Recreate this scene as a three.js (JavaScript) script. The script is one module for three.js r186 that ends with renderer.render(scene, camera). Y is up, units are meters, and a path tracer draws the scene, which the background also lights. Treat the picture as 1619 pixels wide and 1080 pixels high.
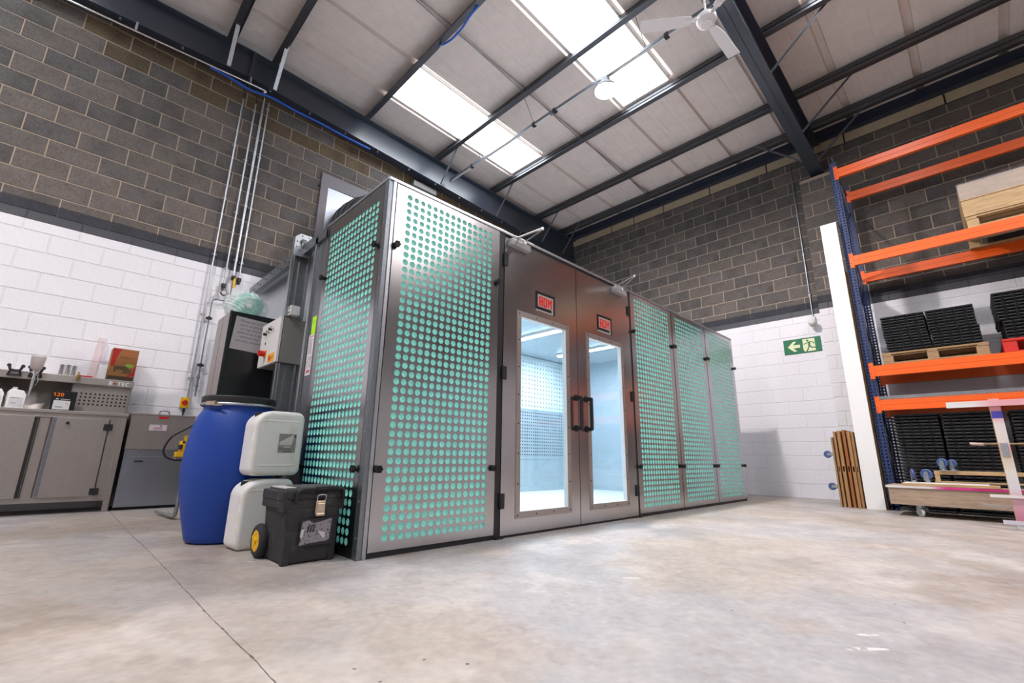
import * as THREE from 'three';
import { mergeGeometries } from 'three/addons/utils/BufferGeometryUtils.js';
import { RoundedBoxGeometry } from 'three/addons/geometries/RoundedBoxGeometry.js';
import { RectAreaLightUniformsLib } from 'three/addons/lights/RectAreaLightUniformsLib.js';
import { TextGeometry } from 'three/addons/geometries/TextGeometry.js';
import { FontLoader } from 'three/addons/loaders/FontLoader.js';

// ---------------------------------------------------------------- camera, exposure, lights
RectAreaLightUniformsLib.init();
const scene = new THREE.Scene();
const renderer = new THREE.WebGLRenderer({ antialias: true });
renderer.toneMapping = THREE.LinearToneMapping;
renderer.toneMappingExposure = 0.95;
renderer.shadowMap.enabled = true;
const FPX = 721.5337, CAM = new THREE.Vector3(-8.9534, 0.5991, 6.946), YAW = -0.7754, PITCH = 0.2469, ROLL = 0.014;
const camera = new THREE.PerspectiveCamera(2 * Math.atan(540 / FPX) * 180 / Math.PI, 1619 / 1080, 0.05, 100);
camera.rotation.order = 'YXZ';
camera.rotation.set(PITCH, YAW, ROLL);
camera.position.copy(CAM);
camera.updateMatrixWorld(true);
scene.background = new THREE.Color(0.62, 0.72, 0.85);      // overcast daylight outside, only behind the closed building

const LAMP_I = 72, SKY_I = 3.6, BOOTH_I = 140;              // high-bay lamps, rooflights, booth tubes
const LAMP_SPOTS = [[-4.2, 5.70, 3.95], [-11.5, 5.72, 3.6], [-4.0, 5.72, 9.5], [-11.5, 5.72, 9.5]], LAMP_POWER = [1.4, 0.8, 0.65, 0.2];
const RIDGE = -7.83;
const rafterTop = x => 6.42 - 0.036 * Math.abs(x - RIDGE);
const rafterBottom = x => 5.96 - 0.055 * Math.abs(x - RIDGE);
const linerY = x => rafterTop(x) + 0.205;
// rooflights: sheets let into the roof between two seams, [x0, x1, z0, z1]
const ROOFLIGHTS = [[-5.92, -3.0, 0.80, 1.63], [-5.92, -3.0, 3.53, 4.35], [-5.92, -3.0, 6.27, 7.09], [-5.92, -3.0, 9.0, 9.82],
  [-12.7, -9.75, 0.80, 1.63], [-12.7, -9.75, 3.53, 4.35], [-12.7, -9.75, 6.27, 7.09], [-12.7, -9.75, 9.0, 9.82]];
for (const [x0, x1, z0, z1] of ROOFLIGHTS) {
  const l = new THREE.RectAreaLight(0xd8e6ff, SKY_I, x1 - x0 - 0.04, z1 - z0 - 0.04);
  const xm = (x0 + x1) / 2;
  l.position.set(xm, linerY(xm) - 0.075, (z0 + z1) / 2);
  l.rotation.x = -Math.PI / 2; l.castShadow = true; l.name = 'rooflight_glow';
  scene.add(l);
}

// ---------------------------------------------------------------- helpers
let seed = 12345;
const rnd = () => { seed = (seed * 1664525 + 1013904223) >>> 0; return seed / 4294967296; };
const rr = (a, b) => a + (b - a) * rnd();
// a photo pixel gives a direction; the plane a thing stands on or hangs at gives its distance
function ray(px, py) {
  return new THREE.Vector3((px - 809.5) / FPX, -(py - 540) / FPX, -1).applyQuaternion(camera.quaternion);
}
function onX(px, py, v) { const d = ray(px, py); return CAM.clone().addScaledVector(d, (v - CAM.x) / d.x); }
function onY(px, py, v = 0) { const d = ray(px, py); return CAM.clone().addScaledVector(d, (v - CAM.y) / d.y); }
function onZ(px, py, v) { const d = ray(px, py); return CAM.clone().addScaledVector(d, (v - CAM.z) / d.z); }
function toPx(p) {
  const q = p.clone().sub(CAM).applyQuaternion(camera.quaternion.clone().invert());
  return q.z > -0.05 ? null : [809.5 + FPX * q.x / -q.z, 540 - FPX * q.y / -q.z, -q.z];
}
const V = (x, y, z) => new THREE.Vector3(x, y, z);
const BB = (x0, x1, y0, y1, z0, z1) => new THREE.BoxGeometry(Math.abs(x1 - x0), Math.abs(y1 - y0), Math.abs(z1 - z0)).translate((x0 + x1) / 2, (y0 + y1) / 2, (z0 + z1) / 2);
const RB = (x0, x1, y0, y1, z0, z1, r = 0.004, s = 2) => new RoundedBoxGeometry(Math.abs(x1 - x0), Math.abs(y1 - y0), Math.abs(z1 - z0), s, r).translate((x0 + x1) / 2, (y0 + y1) / 2, (z0 + z1) / 2);
function CY(r, h, x, y, z, axis = 'y', seg = 16, r2 = r) {
  const g = new THREE.CylinderGeometry(r2, r, h, seg);
  if (axis === 'x') g.rotateZ(-Math.PI / 2);
  if (axis === 'z') g.rotateX(Math.PI / 2);
  return g.translate(x, y, z);
}
function ROD(a, b, r, seg = 8) {
  const d = b.clone().sub(a), g = new THREE.CylinderGeometry(r, r, d.length(), seg);
  g.applyQuaternion(new THREE.Quaternion().setFromUnitVectors(V(0, 1, 0), d.clone().normalize()));
  return g.translate((a.x + b.x) / 2, (a.y + b.y) / 2, (a.z + b.z) / 2);
}
function BAR(a, b, w, t) {            // flat bar from a to b, w wide, t thick
  const d = b.clone().sub(a), g = new THREE.BoxGeometry(w, d.length(), t);
  g.applyQuaternion(new THREE.Quaternion().setFromUnitVectors(V(0, 1, 0), d.clone().normalize()));
  return g.translate((a.x + b.x) / 2, (a.y + b.y) / 2, (a.z + b.z) / 2);
}
const TUBE = (pts, r, n = 32, seg = 8, closed = false) => new THREE.TubeGeometry(new THREE.CatmullRomCurve3(pts, closed, 'catmullrom', 0.4), n, r, seg, closed);
const LATHE = (pts, seg = 40) => new THREE.LatheGeometry(pts.map(([r, y]) => new THREE.Vector2(r, y)), seg);
function EX(pts, depth, bevel = 0, holes = []) {     // polygon in XY, extruded along +z
  const s = new THREE.Shape(pts.map(p => new THREE.Vector2(p[0], p[1])));
  for (const h of holes) s.holes.push(new THREE.Path(h.map(p => new THREE.Vector2(p[0], p[1]))));
  return new THREE.ExtrudeGeometry(s, { depth, bevelEnabled: bevel > 0, bevelSize: bevel, bevelThickness: bevel, bevelSegments: 2, curveSegments: 10, steps: 1 });
}
function triUV(g, ox = 0, oy = 0) {   // texture coordinates in metres, from the side a face looks to
  const p = g.attributes.position, n = g.attributes.normal, uv = new Float32Array(p.count * 2);
  for (let i = 0; i < p.count; i++) {
    const ax = Math.abs(n.getX(i)), ay = Math.abs(n.getY(i)), az = Math.abs(n.getZ(i));
    let u, v;
    if (ay >= ax && ay >= az) { u = p.getX(i); v = p.getZ(i); } else if (ax >= az) { u = p.getZ(i); v = p.getY(i); } else { u = p.getX(i); v = p.getY(i); }
    uv[2 * i] = u + ox; uv[2 * i + 1] = v + oy;
  }
  g.setAttribute('uv', new THREE.BufferAttribute(uv, 2));
  return g;
}
function join(geos, keepUV = false) {
  const list = (Array.isArray(geos) ? geos : [geos]).map(g => {
    const h = g.index ? g.toNonIndexed() : g.clone();
    for (const k of Object.keys(h.attributes)) if (k !== 'position' && k !== 'normal' && k !== 'color' && !(keepUV && k === 'uv')) h.deleteAttribute(k);
    h.morphAttributes = {};
    return h;
  });
  const g = list.length > 1 ? mergeGeometries(list, false) : list[0];
  if (!g) throw new Error('merge failed');
  return keepUV ? g : triUV(g);
}
const taken = {};
function numbered(name) { taken[name] = (taken[name] ?? -1) + 1; return taken[name] ? name + '_' + String(taken[name]).padStart(3, '0') : name; }
function obj(name, geos, mat, parent, keepUV = false) {
  const m = new THREE.Mesh(join(geos, keepUV), mat);
  m.castShadow = m.receiveShadow = true;
  m.name = parent ? name : numbered(name);
  (parent || scene).add(m);
  return m;
}
function tag(o, label, category, group) { o.userData.label = label; o.userData.category = category; if (group) o.userData.group = group; return o; }
function thing(name, label, category, [x, y, z] = [0, 0, 0], turn = 0, group) {
  const o = new THREE.Group(); o.name = numbered(name); scene.add(o);
  o.position.set(x, y, z); o.rotation.y = turn;
  return tag(o, label, category, group);
}
function copyOf(o, label, group) {
  const c = o.clone(); c.name = numbered(o.name.replace(/_\d\d\d$/, '')); scene.add(c); c.userData = { ...o.userData };
  if (label) c.userData.label = label; if (group) c.userData.group = group; return c;
}
function struct(name, geos, mat) { const m = obj(name, geos, mat); m.name = name; m.userData.kind = 'structure'; return m; }
function structGroup(name) { const g = new THREE.Group(); g.name = name; g.userData.kind = 'structure'; scene.add(g); return g; }

// ---------------------------------------------------------------- procedural textures
function hash2(x, y, s) { let h = Math.imul(x, 374761393) ^ Math.imul(y, 668265263) ^ Math.imul(s, 974711); h = Math.imul(h ^ (h >>> 13), 1274126177); return ((h ^ (h >>> 16)) >>> 0) / 4294967296; }
function vnoise(x, y, per, s) {       // value noise, repeating every per cells
  const xi = Math.floor(x), yi = Math.floor(y), fx = x - xi, fy = y - yi;
  const w = t => t * t * (3 - 2 * t), m = v => ((v % per) + per) % per;
  const a = hash2(m(xi), m(yi), s), b = hash2(m(xi + 1), m(yi), s), c = hash2(m(xi), m(yi + 1), s), d = hash2(m(xi + 1), m(yi + 1), s);
  const u = w(fx), v = w(fy);
  return a + (b - a) * u + (c - a) * v + (a - b - c + d) * u * v;
}
function fbm(u, v, cells, oct, s, gain = 0.5) {   // u, v in 0..1
  let t = 0, amp = 1, sum = 0, c = cells;
  for (let o = 0; o < oct; o++) { t += amp * vnoise(u * c, v * c, c, s + o); sum += amp; amp *= gain; c *= 2; }
  return t / sum;
}
const lin2s = v => Math.round(255 * (v <= 0.0031308 ? 12.92 * v : 1.055 * Math.pow(Math.max(0, v), 1 / 2.4) - 0.055));
function tex(size, metres, fn, srgb = true, sizeV = size) {   // fn(u, v) -> [r, g, b] linear 0..1 or one number
  const d = new Uint8Array(size * sizeV * 4);
  for (let j = 0; j < sizeV; j++) for (let i = 0; i < size; i++) {
    let c = fn((i + 0.5) / size, (j + 0.5) / sizeV);
    if (!Array.isArray(c)) c = [c, c, c];
    const k = 4 * (j * size + i);
    for (let q = 0; q < 3; q++) d[k + q] = srgb ? Math.min(255, lin2s(c[q])) : Math.max(0, Math.min(255, Math.round(255 * c[q])));
    d[k + 3] = 255;
  }
  const t = new THREE.DataTexture(d, size, sizeV);
  t.wrapS = t.wrapT = THREE.RepeatWrapping; t.magFilter = THREE.LinearFilter; t.minFilter = THREE.LinearMipmapLinearFilter; t.generateMipmaps = true;
  t.colorSpace = srgb ? THREE.SRGBColorSpace : THREE.NoColorSpace;
  if (metres) t.repeat.set(1 / (Array.isArray(metres) ? metres[0] : metres), 1 / (Array.isArray(metres) ? metres[1] : metres));
  t.needsUpdate = true;
  return t;
}
const clamp = (v, a = 0, b = 1) => Math.max(a, Math.min(b, v));
const mix = (a, b, t) => a + (b - a) * t;
const mix3 = (a, b, t) => [mix(a[0], b[0], t), mix(a[1], b[1], t), mix(a[2], b[2], t)];
const sstep = (a, b, t) => { t = clamp((t - a) / (b - a)); return t * t * (3 - 2 * t); };
const rgb = (r, g, b) => new THREE.Color().setRGB(r, g, b);
const std = (c, rough = 0.6, metal = 0, extra = {}) => new THREE.MeshStandardMaterial({ color: Array.isArray(c) ? rgb(...c) : c, roughness: rough, metalness: metal, ...extra });
const phys = (c, rough = 0.5, metal = 0, extra = {}) => new THREE.MeshPhysicalMaterial({ color: Array.isArray(c) ? rgb(...c) : c, roughness: rough, metalness: metal, ...extra });

const T_fine = tex(256, 0.16, (u, v) => clamp(0.5 + 1.3 * (fbm(u, v, 32, 3, 3) - 0.5)), false);
const T_grain = tex(256, 0.6, (u, v) => { const a = fbm(u, v, 8, 5, 11, 0.65); return clamp(0.9 + 0.14 * (a - 0.5)); }, true);
const T_blockBump = tex(512, 0.45, (u, v) => { const a = fbm(u, v, 64, 2, 21), b = fbm(u, v, 12, 3, 24); return clamp(0.5 + 0.9 * (a - 0.5) + 0.7 * (b - 0.5)); }, false);
const T_block = tex(512, 1.1, (u, v) => {
  const a = fbm(u, v, 6, 4, 31), b = fbm(u, v, 90, 2, 37), k = clamp(0.78 + 0.55 * (a - 0.5) + 0.5 * (b - 0.5), 0.3, 1);
  return [k, k, k];
}, true);
const T_sheet = tex(1024, 1.3, (u, v) => {           // rolled metal sheet: faint vertical brushing, smudges
  const a = vnoise(u * 400, v * 5, 400, 41), b = fbm(u, v, 5, 5, 43, 0.6), c = fbm(u, v, 80, 2, 47);
  const k = clamp(0.9 + 0.05 * (a - 0.5) + 0.10 * (b - 0.5) + 0.06 * (c - 0.5));
  return [k, k, k];
}, true);
const T_sheetRough = tex(1024, 1.3, (u, v) => {
  const a = vnoise(u * 400, v * 5, 400, 41), b = fbm(u, v, 5, 5, 53, 0.6);
  let k = 0.66 + 0.16 * (b - 0.5);
  return clamp(k, 0.2, 1);
}, false);
const T_spangle = tex(512, 0.35, (u, v) => {          // zinc spangle
  const c = 24; let best = 9, id = 0;
  const x = u * c, y = v * c, xi = Math.floor(x), yi = Math.floor(y), w = q => ((q % c) + c) % c;
  for (let j = -1; j < 2; j++) for (let i = -1; i < 2; i++) {
    const cx = w(xi + i), cy = w(yi + j), dx = xi + i + hash2(cx, cy, 61) - x, dy = yi + j + hash2(cx, cy, 62) - y, d = dx * dx + dy * dy;
    if (d < best) { best = d; id = hash2(cx, cy, 63); }
  }
  const k = 0.84 + 0.12 * id; return [k, k, k];
}, true);
const T_wood = tex(512, [0.5, 0.5], (u, v) => {
  const w = fbm(u, v, 3, 3, 71) * 1.3, g = vnoise(u * 3 + w, v * 90, 90, 73), h = vnoise(u * 12, v * 256, 256, 75);
  const k = 0.72 + 0.25 * (g - 0.5) + 0.22 * (h - 0.5) + 0.2 * (fbm(u, v, 4, 3, 77) - 0.5);
  return [clamp(k), clamp(k * 0.97), clamp(k * 0.92)];
}, true);
const T_dust = tex(512, 0.5, (u, v) => {              // scuffed, dusty plastic
  const a = fbm(u, v, 6, 5, 81, 0.6), b = fbm(u, v, 60, 2, 87);
  const d = sstep(0.56, 0.74, a) * 0.75 + sstep(0.68, 0.78, b) * 0.35;
  return mix3([0.36, 0.36, 0.38], [1, 0.98, 0.95], clamp(d));
}, true);
const T_fibre = tex(256, 0.2, (u, v) => { const a = vnoise(u * 60 + 5 * fbm(u, v, 8, 2, 91), v * 60, 60, 92), b = fbm(u, v, 20, 3, 93); const k = clamp(0.85 + 0.3 * (a - 0.5) + 0.3 * (b - 0.5)); return [k, k, k]; }, true);
// ---------------------------------------------------------------- materials
const M = {
  blockRaw: new THREE.MeshStandardMaterial({ color: 0xffffff, vertexColors: true, map: T_block, bumpMap: T_blockBump, bumpScale: 0.003, roughness: 0.95 }),
  blockPaint: new THREE.MeshStandardMaterial({ color: 0xffffff, vertexColors: true, bumpMap: T_blockBump, bumpScale: 0.0022, roughness: 0.5 }),
  mortar: std([0.40, 0.315, 0.245], 0.98, 0, { bumpMap: T_fine, bumpScale: 0.002 }),
  mortarWhite: std([0.74, 0.74, 0.76], 0.6, 0, { bumpMap: T_fine, bumpScale: 0.002 }),
  mortarDark: std([0.045, 0.046, 0.055], 0.6, 0, { bumpMap: T_fine, bumpScale: 0.002 }),
  plainWall: std([0.13, 0.115, 0.105], 0.9),
  liner: std([0.82, 0.725, 0.67], 0.55, 0, { map: T_grain }),
  creamStrip: std([0.50, 0.40, 0.27], 0.8, 0, { map: T_grain }),
  steelPaint: phys([0.031, 0.041, 0.060], 0.32, 0.0, { clearcoat: 0.6, clearcoatRoughness: 0.26 }),
  steelBlue: phys([0.012, 0.020, 0.042], 0.4, 0.0, { clearcoat: 0.2, clearcoatRoughness: 0.4 }),
  purlin: std([0.16, 0.165, 0.18], 0.40, 0.9, { map: T_spangle }),
  galv: std([0.50, 0.52, 0.55], 0.38, 0.95, { map: T_spangle }),
  galvDark: std([0.26, 0.28, 0.31], 0.4, 0.9, { map: T_spangle }),
  sheet: std([0.53, 0.52, 0.53], 0.37, 1, { map: T_sheet, roughnessMap: T_sheetRough }),
  stainless: std([0.47, 0.43, 0.40], 0.72, 0.95, { map: T_sheet, roughnessMap: T_sheetRough }),
  alu: std([0.75, 0.74, 0.73], 0.4, 1, { map: T_sheet }),
  zinc: std([0.46, 0.49, 0.54], 0.36, 1, { map: T_sheet }),
  chrome: std([0.8, 0.79, 0.78], 0.18, 1),
  brassy: std([0.62, 0.50, 0.38], 0.3, 1),
  filter: phys([0.32, 0.86, 0.72], 1, 0, { map: T_fibre, bumpMap: T_fibre, bumpScale: 0.002, transmission: 0.15, thickness: 0 }),
  black: std([0.012, 0.012, 0.014], 0.5),
  blackGloss: phys([0.006, 0.007, 0.009], 0.28, 0, { clearcoat: 0.3, clearcoatRoughness: 0.3 }),
  rubber: std([0.02, 0.02, 0.022], 0.8),
  boothWhite: std([0.74, 0.80, 0.84], 0.5),
  boothFloor: std([0.78, 0.76, 0.72], 0.7),
  boothSteel: std([0.62, 0.70, 0.76], 0.5, 0.6, { map: T_sheet }),
  whitePaint: std([0.78, 0.77, 0.76], 0.55),
  offWhite: std([0.66, 0.65, 0.63], 0.5),
  greyPaint: std([0.21, 0.205, 0.195], 0.55, 0.1),
  midGrey: std([0.33, 0.325, 0.32], 0.45),
  lightGrey: std([0.52, 0.51, 0.50], 0.5),
  drum: phys([0.0, 0.062, 0.40], 0.5, 0, { map: tex(512, 1, (u, v) => { const a = fbm(u, v, 8, 5, 101, 0.6), b = fbm(u, v, 60, 2, 103); const k = sstep(0.60, 0.85, a) * 0.5; return mix3([0.70, 0.72, 0.78], [1, 1, 1], k); }) }),
  can: phys([0.78, 0.765, 0.74], 0.42, 0, { transmission: 0.0, sheen: 0.2, map: tex(512, 0.5, (u, v) => { const a = fbm(u, v, 5, 5, 111, 0.6); const k = sstep(0.60, 0.80, a); return mix3([1, 1, 1], [0.78, 0.70, 0.58], k * 0.35); }) }),
  toolbox: std([0.058, 0.056, 0.058], 0.68, 0, { map: T_dust, bumpMap: T_fine, bumpScale: 0.0015 }),
  lidDust: std([0.20, 0.19, 0.185], 0.8, 0, { map: T_dust }),
  yellow: phys([0.80, 0.46, 0.005], 0.4, 0),
  red: phys([0.55, 0.012, 0.008], 0.4, 0),
  orange: phys([0.86, 0.115, 0.002], 0.36, 0, { clearcoat: 0.3, clearcoatRoughness: 0.3 }),
  rackBlue: phys([0.009, 0.028, 0.115], 0.42, 0, { clearcoat: 0.2, clearcoatRoughness: 0.3 }),
  pine: std([0.66, 0.45, 0.24], 0.7, 0, { map: T_wood }),
  palletWood: std([0.46, 0.30, 0.16], 0.8, 0, { map: T_wood }),
  plyBrown: std([0.50, 0.37, 0.28], 0.75, 0, { map: T_wood }),
  cardboard: std([0.42, 0.22, 0.09], 0.85, 0, { map: T_grain }),
  cardboardRed: std([0.36, 0.13, 0.035], 0.8, 0, { map: T_grain }),
  blackPlastic: std([0.016, 0.016, 0.019], 0.42, 0, { bumpMap: T_fine, bumpScale: 0.001 }),
  redPlastic: phys([0.55, 0.02, 0.012], 0.45, 0),
  casterBlue: phys([0.055, 0.095, 0.26], 0.4, 0),
  blueCable: phys([0.006, 0.09, 0.50], 0.35, 0),
  film: phys([0.95, 0.96, 1], 0.08, 0, { transmission: 0.9, thickness: 0, ior: 1.3 }),
  bag: phys([0.93, 0.98, 0.97], 0.3, 0, { transmission: 0.7, thickness: 0, ior: 1.3 }),
  glass: phys([0.93, 0.97, 0.98], 0.02, 0, { transmission: 1, thickness: 0, ior: 1.45 }),
  paper: std([0.62, 0.60, 0.60], 0.85),
  fan: std([0.74, 0.70, 0.70], 0.45),
  filterBlue: std([0.10, 0.10, 0.11], 0.6),
  lampGlow: new THREE.MeshStandardMaterial({ color: 0xffffff, emissive: rgb(1, 0.97, 0.93), emissiveIntensity: 60 }),
  skyGlow: new THREE.MeshStandardMaterial({ color: 0xffffff, emissive: rgb(0.94, 0.97, 1), emissiveIntensity: 8, roughness: 0.4 }),
  tubeGlow: new THREE.MeshStandardMaterial({ color: 0xffffff, emissive: rgb(0.86, 0.95, 1), emissiveIntensity: 12 }),
};
function canvasMat(w, h, draw, rough = 0.6, extra = {}) {
  const c = document.createElement('canvas'); c.width = w; c.height = h;
  const g = c.getContext('2d'); draw(g, w, h);
  const t = new THREE.CanvasTexture(c); t.colorSpace = THREE.SRGBColorSpace; t.magFilter = THREE.LinearFilter;
  return new THREE.MeshStandardMaterial({ map: t, roughness: rough, ...extra });
}
// a printed sheet: thin plate with the print on its front; face = 'z' looks to +z, 'x' looks to -x
function print(name, w, h, mat, parent, [x, y, z], face = 'z', tilt = 0) {
  const g = new THREE.PlaneGeometry(w, h);
  if (tilt) g.rotateZ(tilt);
  if (face === '-x') g.rotateY(-Math.PI / 2);
  if (face === '+x') g.rotateY(Math.PI / 2);
  g.translate(x, y, z);
  return obj(name, g, mat, parent, true);
}

// ---------------------------------------------------------------- perforated sheet and the filter behind it
// cells of a square grid, each with a round hole; lies in XY, front at z = 0, x from 0 to w, y from 0 to h
function perfSheet(w, h, nc, nr, p, r, x0, y0, t = 0.002, N = 16) {
  const pos = [], nor = [];
  const tri = (a, b, c, n) => { pos.push(...a, ...b, ...c); for (let i = 0; i < 3; i++) nor.push(...n[Math.min(i, n.length - 1)]); };
  const Zp = [[0, 0, 1]];
  const rect = (xa, xb, ya, yb) => { if (xb - xa < 1e-6 || yb - ya < 1e-6) return; tri([xa, ya, 0], [xb, ya, 0], [xb, yb, 0], Zp); tri([xa, ya, 0], [xb, yb, 0], [xa, yb, 0], Zp); };
  const gx0 = x0 - p / 2, gx1 = x0 + (nc - 0.5) * p, gy0 = y0 - p / 2, gy1 = y0 + (nr - 0.5) * p;
  rect(0, w, 0, gy0); rect(0, w, gy1, h); rect(0, gx0, gy0, gy1); rect(gx1, w, gy0, gy1);
  const C = [], S = [];
  for (let k = 0; k <= N; k++) {
    const a = 2 * Math.PI * k / N, c = Math.cos(a), s = Math.sin(a), m = Math.max(Math.abs(c), Math.abs(s));
    C.push([c, s]); S.push([c / m * p / 2, s / m * p / 2]);
  }
  for (let j = 0; j < nr; j++) for (let i = 0; i < nc; i++) {
    const cx = x0 + i * p, cy = y0 + j * p;
    for (let k = 0; k < N; k++) {
      const a = [cx + r * C[k][0], cy + r * C[k][1], 0], b = [cx + r * C[k + 1][0], cy + r * C[k + 1][1], 0];
      const d = [cx + S[k][0], cy + S[k][1], 0], e = [cx + S[k + 1][0], cy + S[k + 1][1], 0];
      tri(a, d, e, Zp); tri(a, e, b, Zp);
      if (t > 0) {
        const a2 = [a[0], a[1], -t], b2 = [b[0], b[1], -t], n0 = [-C[k][0], -C[k][1], 0], n1 = [-C[k + 1][0], -C[k + 1][1], 0];
        tri(a, b, b2, [n0, n1, n1]); tri(a, b2, a2, [n0, n1, n0]);
      }
    }
  }
  const g = new THREE.BufferGeometry();
  g.setAttribute('position', new THREE.Float32BufferAttribute(pos, 3));
  g.setAttribute('normal', new THREE.Float32BufferAttribute(nor, 3));
  return g;
}
// quilted filter medium: a shallow dish behind each hole
function filterSheet(nc, nr, p, r, x0, y0, z, depth, N = 12) {
  const pos = [], idx = [];
  for (let j = 0; j < nr; j++) for (let i = 0; i < nc; i++) {
    const cx = x0 + i * p, cy = y0 + j * p, b = pos.length / 3, wob = rr(0.75, 1.25), ox = rr(-0.2, 0.2) * r, oy = rr(-0.2, 0.2) * r;
    pos.push(cx + ox, cy + oy, z - depth * wob);
    for (const [q, dz] of [[0.62, -depth * 0.72 * wob], [1, -depth * 0.12]]) for (let k = 0; k < N; k++) {
      const a = 2 * Math.PI * k / N; pos.push(cx + (q < 1 ? ox * 0.6 : 0) + q * r * 1.12 * Math.cos(a), cy + (q < 1 ? oy * 0.6 : 0) + q * r * 1.12 * Math.sin(a), z + dz);
    }
    for (let k = 0; k < N; k++) {
      const k1 = (k + 1) % N;
      idx.push(b, b + 1 + k, b + 1 + k1, b + 1 + k, b + 1 + N + k, b + 1 + N + k1, b + 1 + k, b + 1 + N + k1, b + 1 + k1);
    }
  }
  const g = new THREE.BufferGeometry();
  g.setAttribute('position', new THREE.Float32BufferAttribute(pos, 3)); g.setIndex(idx); g.computeVertexNormals();
  return g;
}
// ---------------------------------------------------------------- floor: power-floated concrete slabs with a sawn joint
const XL = -15.66, ZF = 15;
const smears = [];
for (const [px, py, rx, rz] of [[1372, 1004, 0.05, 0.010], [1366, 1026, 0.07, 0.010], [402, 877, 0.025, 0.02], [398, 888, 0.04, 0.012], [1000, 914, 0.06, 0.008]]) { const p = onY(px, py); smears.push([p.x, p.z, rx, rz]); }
const specks = [[715, 953], [601, 1078], [739, 1050], [671, 1043], [600, 895], [1415, 955], [1262, 909], [1430, 985], [1157, 965], [560, 1058], [73, 936]].map(([a, b]) => { const p = onY(a, b); return [p.x, p.z]; });
const T_floor = tex(2048, 10, (u, v) => {
  const x = -10 + 10 * u, z = 10 * v;
  const ca = 0.79, sa = 0.61, ru = u * ca + v * sa;
  const a = fbm(u, v, 7, 5, 201, 0.55), b = fbm(u, v, 11, 5, 211, 0.6), c = fbm(u, v, 40, 4, 221, 0.6), f = fbm(u, v, 400, 2, 231), e = fbm(u, v, 18, 4, 241, 0.55);
  let col = mix3([0.55, 0.475, 0.415], [0.50, 0.475, 0.475], sstep(0.40, 0.62, a));
  col = mix3(col, [0.46, 0.355, 0.27], sstep(0.53, 0.70, b) * 0.6);
  col = mix3(col, [0.36, 0.31, 0.29], sstep(0.56, 0.74, e) * 0.4);
  col = mix3(col, [0.64, 0.58, 0.53], sstep(0.55, 0.72, c) * 0.4);
  const g2 = fbm(u, v, 110, 3, 261, 0.6);
  col = mix3(col, [0.40, 0.33, 0.28], sstep(0.58, 0.72, g2) * 0.28); col = mix3(col, [0.66, 0.62, 0.58], sstep(0.44, 0.30, g2) * 0.2);
  const k = 0.745 + 0.20 * (f - 0.5) + 0.22 * (c - 0.5);
  col = [col[0] * k, col[1] * k, col[2] * k];
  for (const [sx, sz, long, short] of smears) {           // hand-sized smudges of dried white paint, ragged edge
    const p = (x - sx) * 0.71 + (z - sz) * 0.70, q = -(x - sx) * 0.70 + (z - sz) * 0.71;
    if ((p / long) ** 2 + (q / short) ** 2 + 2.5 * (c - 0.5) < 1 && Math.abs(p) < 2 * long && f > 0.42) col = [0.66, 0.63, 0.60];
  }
  for (const [sx, sz] of specks) if (Math.hypot(x - sx, z - sz) < 0.0045) col = [0.05, 0.045, 0.045];
  return col;
});
const T_floorRough = tex(512, 3.3, (u, v) => clamp(0.55 + 0.5 * (fbm(u, v, 6, 5, 251, 0.6) - 0.5)), false);
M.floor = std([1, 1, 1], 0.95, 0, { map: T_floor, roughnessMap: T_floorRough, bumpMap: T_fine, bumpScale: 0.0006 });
const JX = -8.405;
{
  const floor = structGroup('floor');
  const edge = []; let wander = 0; for (let z = 0; z <= ZF + 1e-6; z += 0.02) { wander = wander * 0.8 + rr(-0.0014, 0.0014); edge.push([z, wander + 0.003 * Math.sin(z * 2.3), rr(0.0012, 0.0028) + (rnd() < 0.06 ? rr(0, 0.004) : 0)]); }
  // slab to each side of the joint, edges slightly chipped
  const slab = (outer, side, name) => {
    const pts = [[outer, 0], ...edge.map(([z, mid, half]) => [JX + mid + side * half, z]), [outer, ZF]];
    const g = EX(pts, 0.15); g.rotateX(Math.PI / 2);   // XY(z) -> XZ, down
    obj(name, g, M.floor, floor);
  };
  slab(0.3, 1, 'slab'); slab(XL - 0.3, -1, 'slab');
  obj('joint_bed', BB(JX - 0.05, JX + 0.05, -0.3, -0.004, 0, ZF), std([0.20, 0.15, 0.125], 0.95), floor);
  obj('subbase', BB(XL - 0.3, 0.3, -0.35, -0.16, -0.3, ZF + 0.3), std([0.2, 0.18, 0.16], 0.95), floor);
}

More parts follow.
